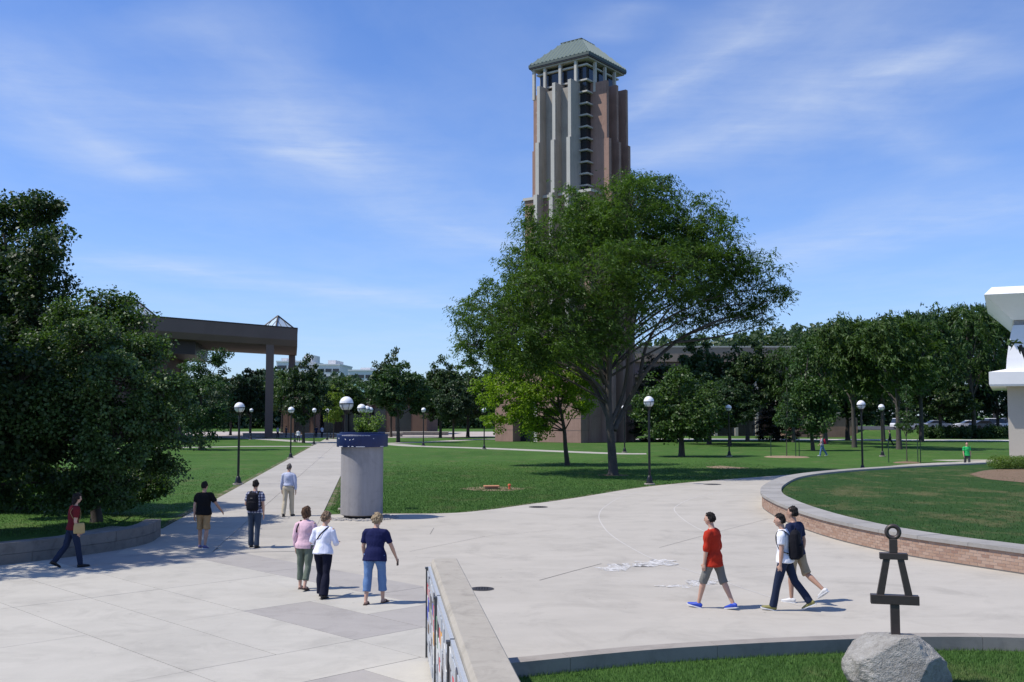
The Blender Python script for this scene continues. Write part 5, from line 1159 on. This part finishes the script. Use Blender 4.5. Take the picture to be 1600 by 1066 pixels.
def person(label, foot, heading, height, legs, arms, top, bottom, shoes, hair, look=(0, 0), lean=4, build=(1, 1), skin='skin', voxel=.011, group=None):
    """legs: ((thigh swing, knee bend, foot pitch) left, right); arms: ((swing, elbow bend, out) left, right), degrees, forward positive.
    top: (mat, hem z, sleeve 0..1, name); bottom: (mat, length 0..1, knee r, hem r, name)"""
    sc = height / 1.75; bw, hw = build
    lp = []
    for s, (th, kn, fp) in zip((-1, 1), legs):
        a = rad(th); k = rad(kn); hip = Vector((s * .092 * hw, 0, -.02)); knee = hip + Vector((s * .008, .44 * math.sin(a), -.44 * math.cos(a))); ank = knee + Vector((0, .43 * math.sin(a - k), -.43 * math.cos(a - k)))
        f = rad(fp); fd = Vector((s * .14, math.cos(f), math.sin(f))).normalized(); lp.append((hip, knee, ank, fd))
    low = min(min((p[2] + p[3] * .20).z - .035, (p[2] - p[3] * .05).z - .075) for p in lp)
    Zp = -low
    t = thing('person', label, 'person', (foot.x, foot.y, foot.z), heading, group); t.scale = (sc,) * 3
    off = Vector((0, 0, Zp)); ln = rad(lean)
    def sp(z, y=0.0, x=0.0): return off + Vector((x, y + z * math.sin(ln), z * math.cos(ln)))
    def ring(z, rx, ry, y=0.0, n=18): c = sp(z, y); return [c + Vector((rx * math.cos(2 * math.pi * i / n), ry * math.sin(2 * math.pi * i / n), -ry * math.sin(2 * math.pi * i / n) * math.sin(ln))) for i in range(n)]
    body = MB()
    T = [(-.09, .11 * hw, .09), (-.03, .158 * hw, .105), (.06, .152 * hw, .10), (.15, .132 * bw, .09), (.28, .150 * bw, .105), (.38, .162 * bw, .105), (.445, .15, .082), (.485, .085, .065), (.52, .054, .056)]
    body.loft([ring(z, a, b) for z, a, b in T])
    sh = []; 
    for s, (sw, el, ab) in zip((-1, 1), arms):
        shd = sp(.425, 0, s * (.150 * bw + .022)); a = rad(sw); e = rad(el); b = rad(ab)
        u = Vector((s * math.sin(b), math.sin(a) * math.cos(b), -math.cos(a) * math.cos(b))); elb = shd + u * .285
        b2 = b - rad(6) - rad(abs(el) * .28); u2 = Vector((s * math.sin(b2), math.sin(a + e) * math.cos(b2), -math.cos(a + e) * math.cos(b2))); wr = elb + u2 * .245
        sh.append((s, shd, elb, wr, u2))
        body.tube([sp(.43, 0, s * .08), shd, shd.lerp(elb, .5), elb, elb.lerp(wr, .3), wr, wr + u2 * .02], [.06, .054, .046, .040, .040, .026, .025], 12)
        fw = (Vector((0, 1, 0)) - u2 * u2.y); fw = fw.normalized() if fw.length > .25 else Vector((0, 0, 1)); inn = u2.cross(fw).normalized()
        if inn.x * s > 0: inn = -inn
        pe = wr + u2 * .095
        body.loft([[wr + u2 * d + fw * (wd * math.cos(q)) + inn * (.017 * math.sin(q)) for q in np.linspace(0, 2 * math.pi, 11)[:-1]] for d, wd in ((.0, .026), (.03, .034), (.07, .042), (.098, .040))])
        for k, (fo, fl) in enumerate(((.033, .072), (.011, .082), (-.011, .076), (-.032, .058))):
            a0 = pe + fw * fo; d1 = (u2 + inn * .25 + fw * (fo * 2)).normalized(); d2 = (u2 + inn * .75).normalized()
            body.tube([a0 - u2 * .02, a0 + d1 * fl * .5, a0 + d1 * fl * .5 + d2 * fl * .5], [.0095, .009, .0075], 7)
        th0 = wr + u2 * .03 + fw * .028; body.tube([th0, th0 + (u2 * .7 + fw * .8).normalized() * .035, th0 + (u2 * .7 + fw * .8).normalized() * .035 + (u2 + inn * .4).normalized() * .03], [.012, .0105, .009], 7)
    for s, (hip, knee, ank, fd) in zip((-1, 1), lp):
        h, k, a = hip + off, knee + off, ank + off
        body.tube([h + Vector((0, 0, .05)), h.lerp(k, .2), h.lerp(k, .6), k, k.lerp(a, .28), k.lerp(a, .6), a + (k - a) * .05, a - Vector((0, 0, .02))], [.085, .082, .066, .052, .056, .044, .034, .036], 14)
        body.tube([a - fd * .045 + Vector((0, 0, -.04)), a + Vector((0, 0, -.03)), a + fd * .08 + Vector((0, 0, -.048)), a + fd * .165 + Vector((0, 0, -.056))], [(.028, .028), (.034, .036), (.042, .024), (.034, .014)], 10)
    # head
    yaw = Rz(rad(look[0])) @ Rx(rad(-look[1])); nb = sp(.50); hc = nb + Vector((0, .015, .0)) + yaw @ Vector((0, .012, .175))
    body.tube([sp(.46, -.01), nb, nb.lerp(hc, .55)], [.062, .054, .052], 14)
    hd = lambda v: hc + yaw @ Vector(v)
    body.ell(hc, (.076, .093, .104), 16, 12, yaw); body.ell(hd((0, .018, -.055)), (.056, .066, .066), 14, 10, yaw)
    body.tube([hd((0, .088, .015)), hd((0, .108, -.022)), hd((0, .094, -.034))], [.009, .014, .012], 8)
    for s in (-1, 1): body.ell(hd((s * .078, -.008, -.015)), (.010, .020, .032), 8, 6, yaw)
    body.tube([hd((-.022, .076, -.066)), hd((0, .085, -.066)), hd((.022, .076, -.066))], [.007, .010, .007], 6)
    b = remeshed(body, 'body', skin, voxel, 3, t)
    if voxel < .015:
        for s in (-1, 1): MB().ell(hd((s * .031, .079, .008)), (.013, .010, .009), 8, 6, yaw).obj('eye', 'eye_dark', t, True)
    # hair
    style, hm = hair; hr = MB()
    def cap(c, r, yoff, front):   # skull cap pulled in over the face
        rings = []
        for j in range(13):
            th = .05 + (math.pi - .1) * j / 12; rg = []
            for i in range(22):
                q = 2 * math.pi * i / 22; d = Vector((math.sin(th) * math.cos(q), math.sin(th) * math.sin(q), -math.cos(th)))
                k = 1.0
                if d.y > front and d.z < .45: k = .72
                if style == 'short' and d.y > -.15 and d.z < -.12: k = .72
                if style == 'short' and d.z < -.78: k = .70
                rg.append(hd((c[0] + d.x * r[0] * k, c[1] + d.y * r[1] * k, c[2] + d.z * r[2] * k)))
            rings.append(rg)
        hr.loft(rings)
    if style == 'short': cap((0, -.018, .012), (.085, .098, .114), 0, .34)
    elif style == 'bob':
        cap((0, -.018, .018), (.098, .108, .112), 0, .3)
        hr.ell(hd((0, -.048, -.055)), (.092, .066, .085), 14, 10, yaw)
        for s in (-1, 1): hr.ell(hd((s * .072, -.005, -.045)), (.028, .05, .075), 10, 8, yaw)
    elif style == 'curly':
        cap((0, -.014, .026), (.100, .108, .110), 0, .3); rr = random.Random(int(foot.x * 100))
        for k in range(46):
            q = rr.uniform(0, 6.28); th = rr.uniform(.2, 2.2); d = Vector((math.sin(th) * math.cos(q), math.sin(th) * math.sin(q), math.cos(th)))
            if d.y > .3 and d.z < .4: continue
            hr.ell(hd((d.x * .098, d.y * .106 - .014, d.z * .108 + .02)), (.022, .022, .022), 7, 5)
        hr.ell(hd((0, -.055, -.035)), (.076, .050, .06), 12, 8, yaw)
    elif style == 'long':
        cap((0, -.016, .02), (.094, .105, .108), 0, .3); hr.ell(hd((0, -.060, -.075)), (.080, .050, .11), 14, 10, yaw)
    elif style == 'hat':
        cap((0, -.01, .04), (.092, .105, .085), 0, .6); hr.tube([hd((0, 0, .035)), hd((0, 0, .045))], [(.15, .16), (.14, .15)], 16)
    rr = np.random.default_rng(3); K = rr.normal(size=(6, 3)) * 55
    remeshed(hr, 'hair' if style != 'hat' else 'hat', hm, max(.008, voxel * .8), 1, t, lambda co: .008 * np.sin(co @ K.T).sum(1) / 2)
    # trousers or shorts
    bm_, ln_, kr, hr_, bn = bottom; tr = MB()
    tr.loft([ring(z, a, b_) for z, a, b_ in [(-.10, .13 * hw, .115), (-.05, .172 * hw, .122), (.0, .172 * hw, .122), (.06, .162 * hw, .113), (.12, .148 * bw, .104)]])
    for s, (hip, knee, ank, fd) in zip((-1, 1), lp):
        h, k, a = hip + off, knee + off, ank + off; full = [h + Vector((0, 0, .03)), h.lerp(k, .25), h.lerp(k, .6), k, k.lerp(a, .35), k.lerp(a, .7), a + Vector((0, 0, -.015 if ln_ >= 1 else 0))]
        R_ = [.098 * hw, .096 * hw, .083, kr, kr * .55 + hr_ * .45 if ln_ >= 1 else kr, kr * .25 + hr_ * .75 if ln_ >= 1 else kr, hr_]
        tt = [0, .12, .30, .5, .68, .85, 1.0]; pts = []; rs = []
        L_ = ln_ if ln_ < 1 else 1.0
        for q in np.linspace(0, L_, 11):
            i = min(5, max(j for j in range(7) if tt[j] <= q + 1e-9)); f = (q - tt[i]) / (tt[i + 1] - tt[i]); pts.append(full[i].lerp(full[i + 1], f)); rs.append(R_[i] + (R_[i + 1] - R_[i]) * f)
        if ln_ < 1: rs = [rs[i] if pts[i].z > 0 else rs[i] for i in range(len(rs))]; rs[-1] = max(hr_, rs[-1]); rs[-2] = max(hr_ * .98, rs[-2])
        tr.tube(pts, rs, 14)
    remeshed(tr, bn, bm_, max(voxel, .012), 3, t, folds(.005, int(foot.y * 31) % 97))
    # shirt
    tm, hem, sl, tn = top; shm = MB()
    SR = [(hem, .206 * hw if hem < .02 else .170 * hw, .158 if hem < .02 else .130), (-.02, .200 * hw, .150), (.06, .178 * max(bw, hw * .97), .134), (.15, .152 * bw, .114), (.28, .166 * bw, .124), (.38, .178 * bw, .122), (.447, .160 * bw ** .5, .098), (.487, .095, .076), (.505, .070, .070)]
    shm.loft([ring(z, a, b_) for z, a, b_ in SR if z == hem or z > hem + .02])
    for s, shd, elb, wr, u2 in sh:
        pts = [sp(.425, 0, s * .10), shd + Vector((0, 0, .004)), shd.lerp(elb, .5), elb, elb.lerp(wr, .5), wr]; R_ = [.075, .072, .066 if sl < .6 else .060, .062 if sl < .6 else .054, .048, .036]
        tt = [0, .05, .28, .54, .77, 1.0]; P = []; Q = []
        for q in np.linspace(0, sl, 9):
            i = min(4, max(j for j in range(6) if tt[j] <= q + 1e-9)); f = (q - tt[i]) / (tt[i + 1] - tt[i]); P.append(pts[i].lerp(pts[i + 1], f)); Q.append(R_[i] + (R_[i + 1] - R_[i]) * f)
        shm.tube(P, Q, 14)
    remeshed(shm, tn, tm, max(voxel, .012), 3, t, folds(.0075, int(foot.x * 57) % 89))
    # shoes
    if shoes:
        smat, kind = shoes
        for s, (hip, knee, ank, fd) in zip((-1, 1), lp):
            a = ank + off; up = Vector((0, 0, 1)) - fd * fd.z; up.normalize()
            if kind == 'shoe':
                sm_ = MB(); sm_.tube([a - fd * .075 - up * .035, a - fd * .04 - up * .030, a - up * .022, a + fd * .07 - up * .040, a + fd * .14 - up * .050, a + fd * .20 - up * .056], [(.026, .030), (.038, .042), (.043, .050), (.046, .034), (.047, .026), (.030, .014)], 14)
                so = remeshed(sm_, 'shoe', smat, max(.010, voxel), 2, t)
                MB().loft([[a + fd * x + fd.cross(up).normalized() * y - up * z_ for x, y in [(-.085, -.03), (-.085, .03), (0, .045), (.10, .052), (.19, .035), (.215, 0), (.19, -.035), (.10, -.052), (0, -.045)]] for z_ in (.080, .064)]).obj('sole', 'sole_white' if smat in ('shoe_blue', 'shoe_violet', 'shoe_white', 'shoe_yellow') else 'black_rubber', t)
            else:
                MB().loft([[a + fd * x + fd.cross(up).normalized() * y - up * z_ for x, y in [(-.075, -.032), (-.075, .032), (0, .042), (.10, .050), (.18, .038), (.205, 0), (.18, -.038), (.10, -.050), (0, -.042)]] for z_ in (.084, .062)]).obj('sandal', smat, t)
                MB().tube([a + fd * .08 + fd.cross(up).normalized() * y - up * (.066 - h_) for y, h_ in ((-.05, 0), (-.034, .038), (0, .048), (.034, .038), (.05, 0))], [.014] * 5, 6).obj('sandal_strap', smat, t)
    t.update_tag(); R3 = Matrix.Rotation(heading, 3, 'Z')
    W_ = lambda v: foot + R3 @ (Vector(v) * sc)
    return dict(t=t, sp=sp, sh=sh, W=W_, sc=sc, heading=heading, off=off, bw=bw, hd=hd, lp=lp)
def backpack(P, label, mat, name='backpack', w=.155, h=.23, d=.085):
    sp = P['sp']; c = sp(.24, -.205); o = P['W'](c)
    t = thing(name, label, 'backpack', o, P['heading']); t.scale = (P['sc'],) * 3
    L = lambda v: tuple(Vector(v) - c)
    m = MB(); n = 16; rings = []
    for z, kx, ky in [(-h, .80, .7), (-h * .9, 1, 1), (-h * .3, 1.02, 1.05), (h * .3, 1, .95), (h * .8, .86, .8), (h, .55, .5), (h * 1.06, .2, .2)]:
        rings.append([(w * kx * math.copysign(abs(math.cos(a)) ** .6, math.cos(a)), d * ky * math.copysign(abs(math.sin(a)) ** .6, math.sin(a)), z) for a in np.linspace(0, 2 * math.pi, n + 1)[:-1]])
    m.loft(rings); remeshed(m, 'pack_body', mat, .012, 3, t, folds(.004, 5))
    m = MB(); m.loft([[(w * .76 * kx * math.copysign(abs(math.cos(a)) ** .6, math.cos(a)), -d * .95 + .045 * kx * math.sin(a), z) for a in np.linspace(0, 2 * math.pi, 13)[:-1]] for z, kx in [(-h * .85, .7), (-h * .7, 1), (-h * .05, 1), (h * .08, .7)]]); remeshed(m, 'front_pocket', mat, .012, 2, t)
    for z in (-.02, .10): MB().tube([(-.03, -d - .025, z), (.03, -d - .025, z)], .006, 5).obj('zip_pull', 'steel_grey', t)
    MB().tube([(-.03, -.01, h), (-.02, -.01, h + .045), (.02, -.01, h + .045), (.03, -.01, h)], .008, 6).obj('grab_handle', mat, t)
    for s in (-1, 1):
        x = s * .105 * P['bw'] ** .5
        ys = lambda xx, rx, ry: .016 + ry * math.sqrt(max(.02, 1 - (xx / (rx * P['bw'])) ** 2))
        pts = [sp(.40, -.14, x), sp(.485, -.06, x), sp(.497, .02, x), sp(.44, ys(x, .165, .10), x), sp(.33, ys(x * 1.05, .175, .124), x * 1.05), sp(.22, ys(x * 1.25, .165, .122), x * 1.25), sp(.14, .03, s * .176 * P['bw']), sp(.09, -.12, s * .14)]
        q = spline([Vector(L(p)) for p in pts], 4); MB().tube(q, [(.022, .007)] * len(q), 6).obj('shoulder_strap', mat, t)
    return t
def bag(P, label, mat, pos, size, strap_mat, strap):
    sp = P['sp']; c = sp(*pos); o = P['W'](c); t = thing('shoulder_bag', label, 'bag', o, P['heading']); t.scale = (P['sc'],) * 3
    m = MB(); w, d, h = size; m.loft([[(d * k * math.copysign(abs(math.cos(a)) ** .5, math.cos(a)), w * k2 * math.copysign(abs(math.sin(a)) ** .5, math.sin(a)), z) for a in np.linspace(0, 2 * math.pi, 17)[:-1]] for z, k, k2 in [(-h, .9, .95), (-h * .9, 1, 1), (h * .5, .85, .95), (h, .5, .85)]])
    remeshed(m, 'bag_body', mat, .012, 2, t, folds(.004, 8))
    q = spline([Vector(sp(*p)) - c for p in strap], 5); MB().tube(q, [(.014, .005)] * len(q), 6).obj('strap', strap_mat, t); return t
def ft(px, py): return G(px, py)
AWAY = 0.0
# people on the court and the walk
A = person('person in a burgundy tee and jeans striding past the low stone wall', ft(112, 887), rad(-52), 1.70, ((-15, 22, -26), (13, 4, 6)), ((10, 15, 8), (-6, 20, 6)), ('shirt_burgundy', -.07, .36, 'tee_shirt'), ('denim_dark', 1, .068, .058, 'jeans'), ('shoe_dark', 'shoe'), ('long', 'hair_black'), (10, 8), 4, (1.0, .98))
bag(A, 'tan canvas shoulder bag carried by the person in the burgundy tee', 'bag_tan', (-.02, .08, .225), (.13, .045, .12), 'bag_tan', [(.05, .05, .215), (.3, .10, .19), (.50, .02, .12), (.35, -.13, .15), (.05, .06, .22)])
person('person in a black tee and khaki shorts walking away with one arm held out', ft(317, 857), rad(-6), 1.74, ((6, 6, 0), (-4, 10, -8)), ((-14, 12, 8), (12, 30, 30)), ('shirt_black', -.08, .36, 'tee_shirt'), ('khaki', .50, .088, .092, 'shorts'), ('shoe_violet', 'shoe'), ('short', 'hair_black'), (-8, 0), 2, (1.12, 1.06), 'skin_tan')
B_p = person('person in a plaid shirt and jeans walking away under a black backpack', ft(397, 856), rad(-4), 1.77, ((5, 4, 0), (-6, 6, -6)), ((6, 62, 16), (-4, 16, 10)), ('shirt_plaid', -.06, .36, 'shirt'), ('denim', 1, .070, .066, 'jeans'), ('shoe_dark', 'shoe'), ('short', 'hair_black'), (6, 0), 3, (1.0, 1.0))
backpack(B_p, 'black backpack worn over the plaid shirt', 'bag_black')
C_p = person('person in a pale blue shirt and cream trousers walking away up the long walk', ft(450, 807), rad(-3), 1.80, ((-8, 12, -12), (9, 4, 4)), ((6, 10, 12), (-8, 12, 12)), ('shirt_blue', .06, .97, 'shirt'), ('chino', 1, .076, .070, 'trousers'), ('shoe_dark', 'shoe'), ('short', 'hair_grey'), (0, 6), 3, (1.04, 1.0))
q = [C_p['off'] + Vector((.160 * math.cos(a), .112 * math.sin(a) + .004, .075)) for a in np.linspace(0, 2 * math.pi, 25)]; MB().tube(q, [(.016, .008)] * 25, 6).obj('belt', 'shoe_dark', C_p['t'])
D_p = person('person in a pink cardigan and cropped grey green trousers beside the white shirt', ft(476, 921), rad(-12), 1.64, ((2, 4, 0), (-10, 14, -14)), ((-12, 25, 12), (4, 30, 10)), ('shirt_pink', -.10, .97, 'cardigan'), ('trouser_green', .86, .064, .056, 'trousers'), ('sandal_brown', 'sandal'), ('bob', 'hair_brown'), (-25, 0), 4, (1.02, 1.06))
bag(D_p, 'dark shoulder bag tucked under the pink sleeve', 'bag_black', (.10, .05, -.225), (.11, .04, .09), 'bag_black', [(.15, .05, -.21), (.34, .10, -.17), (.50, .01, -.12), (.34, -.125, -.15), (.16, .0, -.215)])
E_p = person('person in a white long sleeved shirt and flared black trousers', ft(504, 934), rad(-14), 1.63, ((14, 8, 4), (-8, 10, -8)), ((-6, 85, 20), (4, 88, 14)), ('shirt_white', -.06, .97, 'shirt'), ('trouser_navy', 1, .072, .095, 'trousers'), ('shoe_dark', 'shoe'), ('curly', 'hair_light'), (-38, 10), 7, (1.04, 1.04))
bag(E_p, 'small dark bag slung across the white shirt', 'bag_black', (-.02, .16, -.10), (.05, .08, .08), 'bag_black', [(.0, .14, -.14), (.12, .0, -.19), (.30, -.132, -.06), (.42, -.115, .04), (.485, -.04, .105), (.42, .12, .08), (.22, .145, -.02), (.02, .15, -.10)])
F_p = person('person in a navy polo and rolled light jeans with short blond hair', ft(585, 944), rad(-16), 1.66, ((-7, 6, -4), (12, 6, 4)), ((4, 18, 14), (14, 14, 20)), ('polo_navy', -.12, .42, 'polo_shirt'), ('denim_light', .80, .082, .074, 'cropped_jeans'), ('sandal_brown', 'sandal'), ('curly', 'hair_blond'), (-8, 10), 6, (1.22, 1.20))
s_, shd, elb, wr, u2 = F_p['sh'][1]; pt = F_p['W'](wr + u2 * .13); t = thing('phone', 'small brown phone held low in the hand beside the light jeans', 'phone', pt, F_p['heading']); MB().box((-.012, -.03, -.07), (.006, .03, .05)).obj('phone_body', 'sandal_brown', t)
H_p = person('person in a loose red shirt, grey shorts and bright blue trainers striding across the plaza', ft(1116, 951), rad(52), 1.75, ((20, 5, 12), (-18, 8, -10)), ((2, 8, 8), (-4, 10, 8)), ('shirt_red', -.17, .62, 'shirt'), ('short_grey', .56, .074, .078, 'shorts'), ('shoe_blue', 'shoe'), ('short', 'hair_black'), (4, 6), 3, (1.02, 1.0))
I_p = person('person in a white tee and dark jeans walking towards the red shirt', ft(1228, 954), rad(64), 1.73, ((16, 4, 10), (-20, 18, -26)), ((-2, 8, 6), (-2, 10, 6)), ('tee_white', -.08, .34, 'tee_shirt'), ('denim_dark', 1, .070, .064, 'jeans'), ('shoe_yellow', 'shoe'), ('short', 'hair_black'), (8, 8), 4, (.98, .98))
backpack(I_p, 'bulky black backpack worn over the white tee', 'bag_black', w=.16, h=.255, d=.10)
J_p = person('person in a navy tee and khaki shorts half hidden beyond the black backpack', ft(1245, 941), rad(42), 1.77, ((6, 6, 0), (-20, 34, -34)), ((-8, 12, 8), (-12, 20, 12)), ('tee_navy', -.09, .38, 'tee_shirt'), ('short_khaki', .52, .080, .086, 'shorts'), ('shoe_white', 'shoe'), ('short', 'hair_black'), (6, 0), 4, (1.02, 1.0), 'skin_tan')
# people far across the lawn
K_p = person('person in a pale hat and jeans crossing the lawn with a red backpack', ft(1285, 713), rad(80), 1.80, ((16, 6, 8), (-18, 14, -16)), ((14, 30, 8), (-10, 20, 8)), ('tee_grey', -.06, .4, 'tee_shirt'), ('denim_light', 1, .075, .068, 'jeans'), ('shoe_white', 'shoe'), ('hat', 'hair_light'), (0, 0), 5, (1.05, 1.05), 'skin', .02)
backpack(K_p, 'red backpack carried across the lawn', 'bag_red', w=.15, h=.21)
person('person in a bright green tee walking behind the rim of the brick planter', Vector((707 / FPX * 67.5, 67.5, -.02)), rad(172), 1.76, ((14, 8, 6), (-10, 12, -10)), ((-6, 10, 10), (8, 14, 10)), ('tee_green', -.09, .38, 'tee_shirt'), ('cloth_grey', 1, .075, .066, 'trousers'), ('shoe_dark', 'shoe'), ('short', 'hair_black'), (0, 0), 3, (1.05, 1.0), 'skin', .018)
person('person in white walking far up the lawn path below the canopy', ft(466, 691), rad(25), 1.68, ((14, 8, 6), (-12, 16, -12)), ((8, 12, 10), (-8, 16, 10)), ('tee_white', -.12, .9, 'shirt'), ('cloth_grey', 1, .075, .066, 'trousers'), ('shoe_white', 'shoe'), ('short', 'hair_black'), (0, 0), 3, (1.1, 1.05), 'skin', .026)
person('person in dark clothes walking in the tree shade past the lawn lamp', ft(1391, 697), rad(70), 1.78, ((20, 6, 8), (-18, 14, -14)), ((8, 12, 10), (-8, 16, 10)), ('cloth_grey', -.1, .9, 'jacket'), ('trouser_navy', 1, .075, .066, 'trousers'), ('shoe_dark', 'shoe'), ('short', 'hair_black'), (0, 0), 3, (1.05, 1.0), 'skin', .026)
for px, hd_, col, lab in [(494, 10, 'tee_navy', 'person in dark navy standing in the far court by the walk end'), (503, -20, 'shirt_blue', 'person in a lavender shirt beside the one in navy in the far court'), (434, 60, 'tee_grey', 'person in grey standing in the canopy shade'), (447, -40, 'cloth_grey', 'person in dark clothes in the canopy shade by the rear column')]:
    person(lab, ft(px, 683.5), rad(hd_), 1.74, ((6, 4, 0), (-6, 6, -4)), ((4, 14, 8), (4, 14, 8)), (col, -.1, .5, 'shirt'), ('trouser_navy', 1, .075, .066, 'trousers'), ('shoe_dark', 'shoe'), ('short', 'hair_black'), (0, 0), 2, (1.05, 1.0), 'skin', .03)
bpy.context.view_layer.update()
